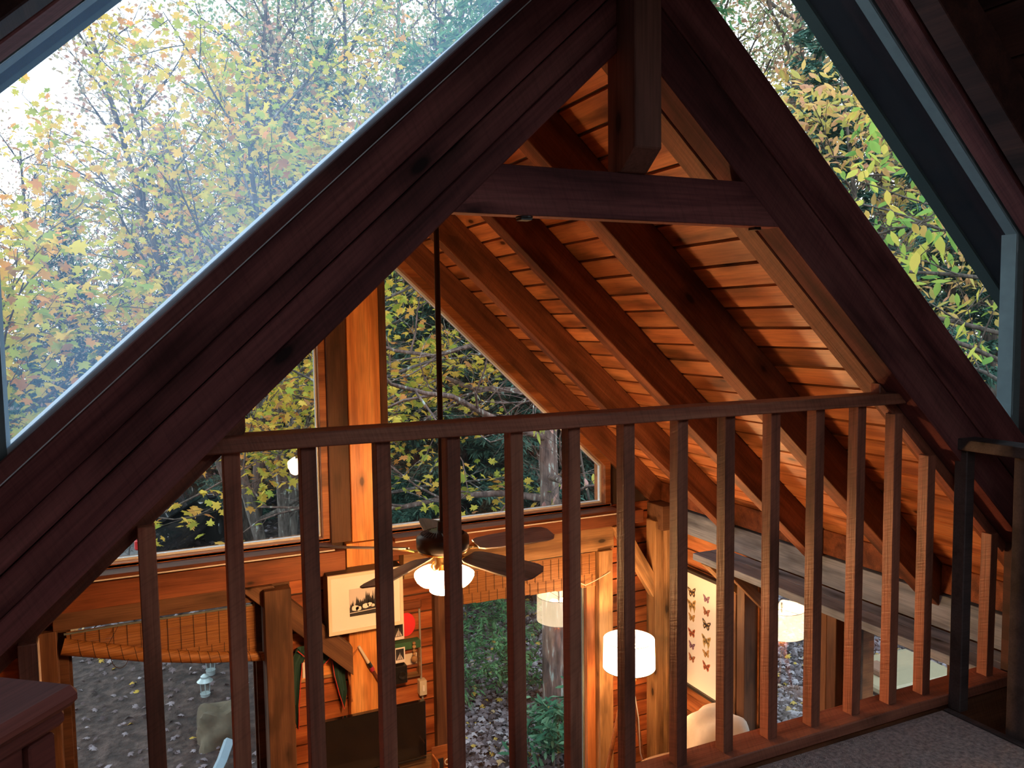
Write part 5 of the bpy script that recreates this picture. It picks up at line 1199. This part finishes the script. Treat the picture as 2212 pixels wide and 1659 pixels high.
# cream storage chest beyond the side windows
sc_ = empty('storage_chest', (6.45, 5.35, ZG), label='cream plastic storage chest with dark strap handle outside the right windows', cat='chest', rz=0)
ca = math.radians(-4); Mc = Matrix.Translation((6.45, 5.35, 0)) @ Matrix.Rotation(ca, 4, 'Z'); M_CRM = plain('cream_plastic', (.30, .245, .15), rough=.55, noise=.1, nscale=6)
mb = MB(); mb.hexa([(-.38, -.24, -4.08), (.38, -.24, -4.08), (.38, .24, -4.08), (-.38, .24, -4.08), (-.44, -.29, -3.44), (.44, -.29, -3.44), (.44, .29, -3.44), (-.44, .29, -3.44)]); put('body', mb, M_CRM, sc_, M=Mc, bevel=.02)
mb = MB(); mb.box(-.43, .43, -.28, .28, -3.44, -3.40); put('seal', mb, M_BLACK, sc_, M=Mc)
mb = MB(); mb.box(-.47, .47, -.32, .32, -3.40, -3.33); put('lid', mb, M_CRM, sc_, M=Mc, bevel=.018)
mb = MB(); mb.tube([(-.44, -.16, -3.52), (-.50, -.12, -3.60), (-.50, .05, -3.62), (-.44, .10, -3.52)], .014, 8); put('handle', mb, M_BLACK, sc_, M=Mc, smooth=True)
mb = MB(); mb.box(-.3, -.12, -.12, .1, -3.33, -3.27); put('lid_block', mb, plain('brown_block', (.2, .1, .06), rough=.8), sc_, M=Mc, bevel=.01)
for (x, y) in ((5.1, 4.35), (7.6, 4.9)):
    pass
# ---- dark car on the drive
car = empty('car', (0, 15.0, ZG), label='dark grey car parked on the drive beyond the left gable window', cat='car')
hd = math.atan2(.94, .34); Mk = Matrix.Translation((.05, 15.15, ZG + .06)) @ Matrix.Rotation(hd, 4, 'Z')
M_CARP = plain('dark_grey_car_paint', (.035, .042, .05), rough=.22, metal=.4, coat=.8); M_TYRE = plain('tyre_rubber', (.015, .015, .015), rough=.9); M_CGL = plain('dark_car_glass', (.02, .025, .03), rough=.05, coat=.6); M_TAIL = plain('red_tail_lamp', (.5, .02, .02), rough=.2, coat=.5); M_RIM = plain('alloy_rim', (.4, .42, .44), rough=.3, metal=.8)
st_ = [(-2.15, .55, .78, .62), (-2.05, .42, 1.02, .80), (-1.75, .30, 1.12, .87), (-1.2, .25, 1.05, .89), (0, .24, .98, .90), (.9, .25, .98, .90), (1.5, .27, .92, .88), (1.95, .34, .80, .80), (2.15, .48, .68, .60)]
mb = MB(); nn = 14
for (x, zb_, zt_, w) in st_:
    for q in range(nn):
        a = 2 * math.pi * q / nn + math.pi / nn; c_, s_ = math.cos(a), math.sin(a); p = 3.2; f = (abs(c_) ** p + abs(s_) ** p) ** (-1 / p)
        mb.v.append((x, c_ * f * w, (zb_ + zt_) / 2 + s_ * f * (zt_ - zb_) / 2)); mb.r.append(0)
for i in range(len(st_) - 1):
    for q in range(nn):
        q2 = (q + 1) % nn; mb.f.append((i * nn + q, i * nn + q2, (i + 1) * nn + q2, (i + 1) * nn + q)); mb.m.append(0)
mb.f.append(tuple(range(nn - 1, -1, -1))); mb.m.append(0); mb.f.append(tuple((len(st_) - 1) * nn + q for q in range(nn))); mb.m.append(0)
put('body', mb, M_CARP, car, M=Mk, smooth=True)
mb = MB(); mb.hexa([(-1.95, -.78, 1.02), (.95, -.80, .95), (.95, .80, .95), (-1.95, .78, 1.02), (-1.55, -.58, 1.46), (.05, -.60, 1.50), (.05, .60, 1.50), (-1.55, .58, 1.46)]); put('cabin_glass', mb, M_CGL, car, M=Mk, bevel=.05, smooth=True)
mb = MB(); mb.hexa([(-1.6, -.60, 1.44), (.08, -.62, 1.48), (.08, .62, 1.48), (-1.6, .60, 1.44), (-1.5, -.52, 1.50), (0.0, -.54, 1.53), (0.0, .54, 1.53), (-1.5, .52, 1.50)]); put('roof_panel', mb, M_CARP, car, M=Mk, bevel=.02)
for sx in (-1.38, 1.32):
    for sy in (-1, 1):
        Mw = Mk @ Matrix.Translation((sx, sy * .80, .30)) @ Matrix.Rotation(math.pi / 2, 4, 'X')
        mb = MB(); mb.lathe([(.16, -.11), (.33, -.11), (.355, -.07), (.355, .07), (.33, .11), (.16, .11)], k=28); w_ = put('wheel', mb, M_TYRE, car, M=Mw, smooth=True)
        mb = MB(); mb.lathe([(0, .09), (.05, .10), (.06, .07), (.17, .08), (.2, .105), (.2, -.105), (0, -.09)], k=20); put('rim', mb, M_RIM, w_, M=Mw, smooth=True)
for sy in (-1, 1):
    mb = MB(); mb.box(-2.13, -1.96, sy * .72 - .12, sy * .72 + .12, .80, .95); put('tail_lamp', mb, M_TAIL, car, M=Mk, bevel=.02)
    mb = MB(); mb.box(.55, .72, sy * .98 - .08, sy * .98 + .08, .96, 1.08); put('wing_mirror', mb, M_CARP, car, M=Mk, bevel=.03)

# ------------------------------------------------------------------ lift everything so the living-room floor is z = 0
for o in list(COL.objects):
    if o.parent is None and o.type != 'CAMERA': o.location.z += H
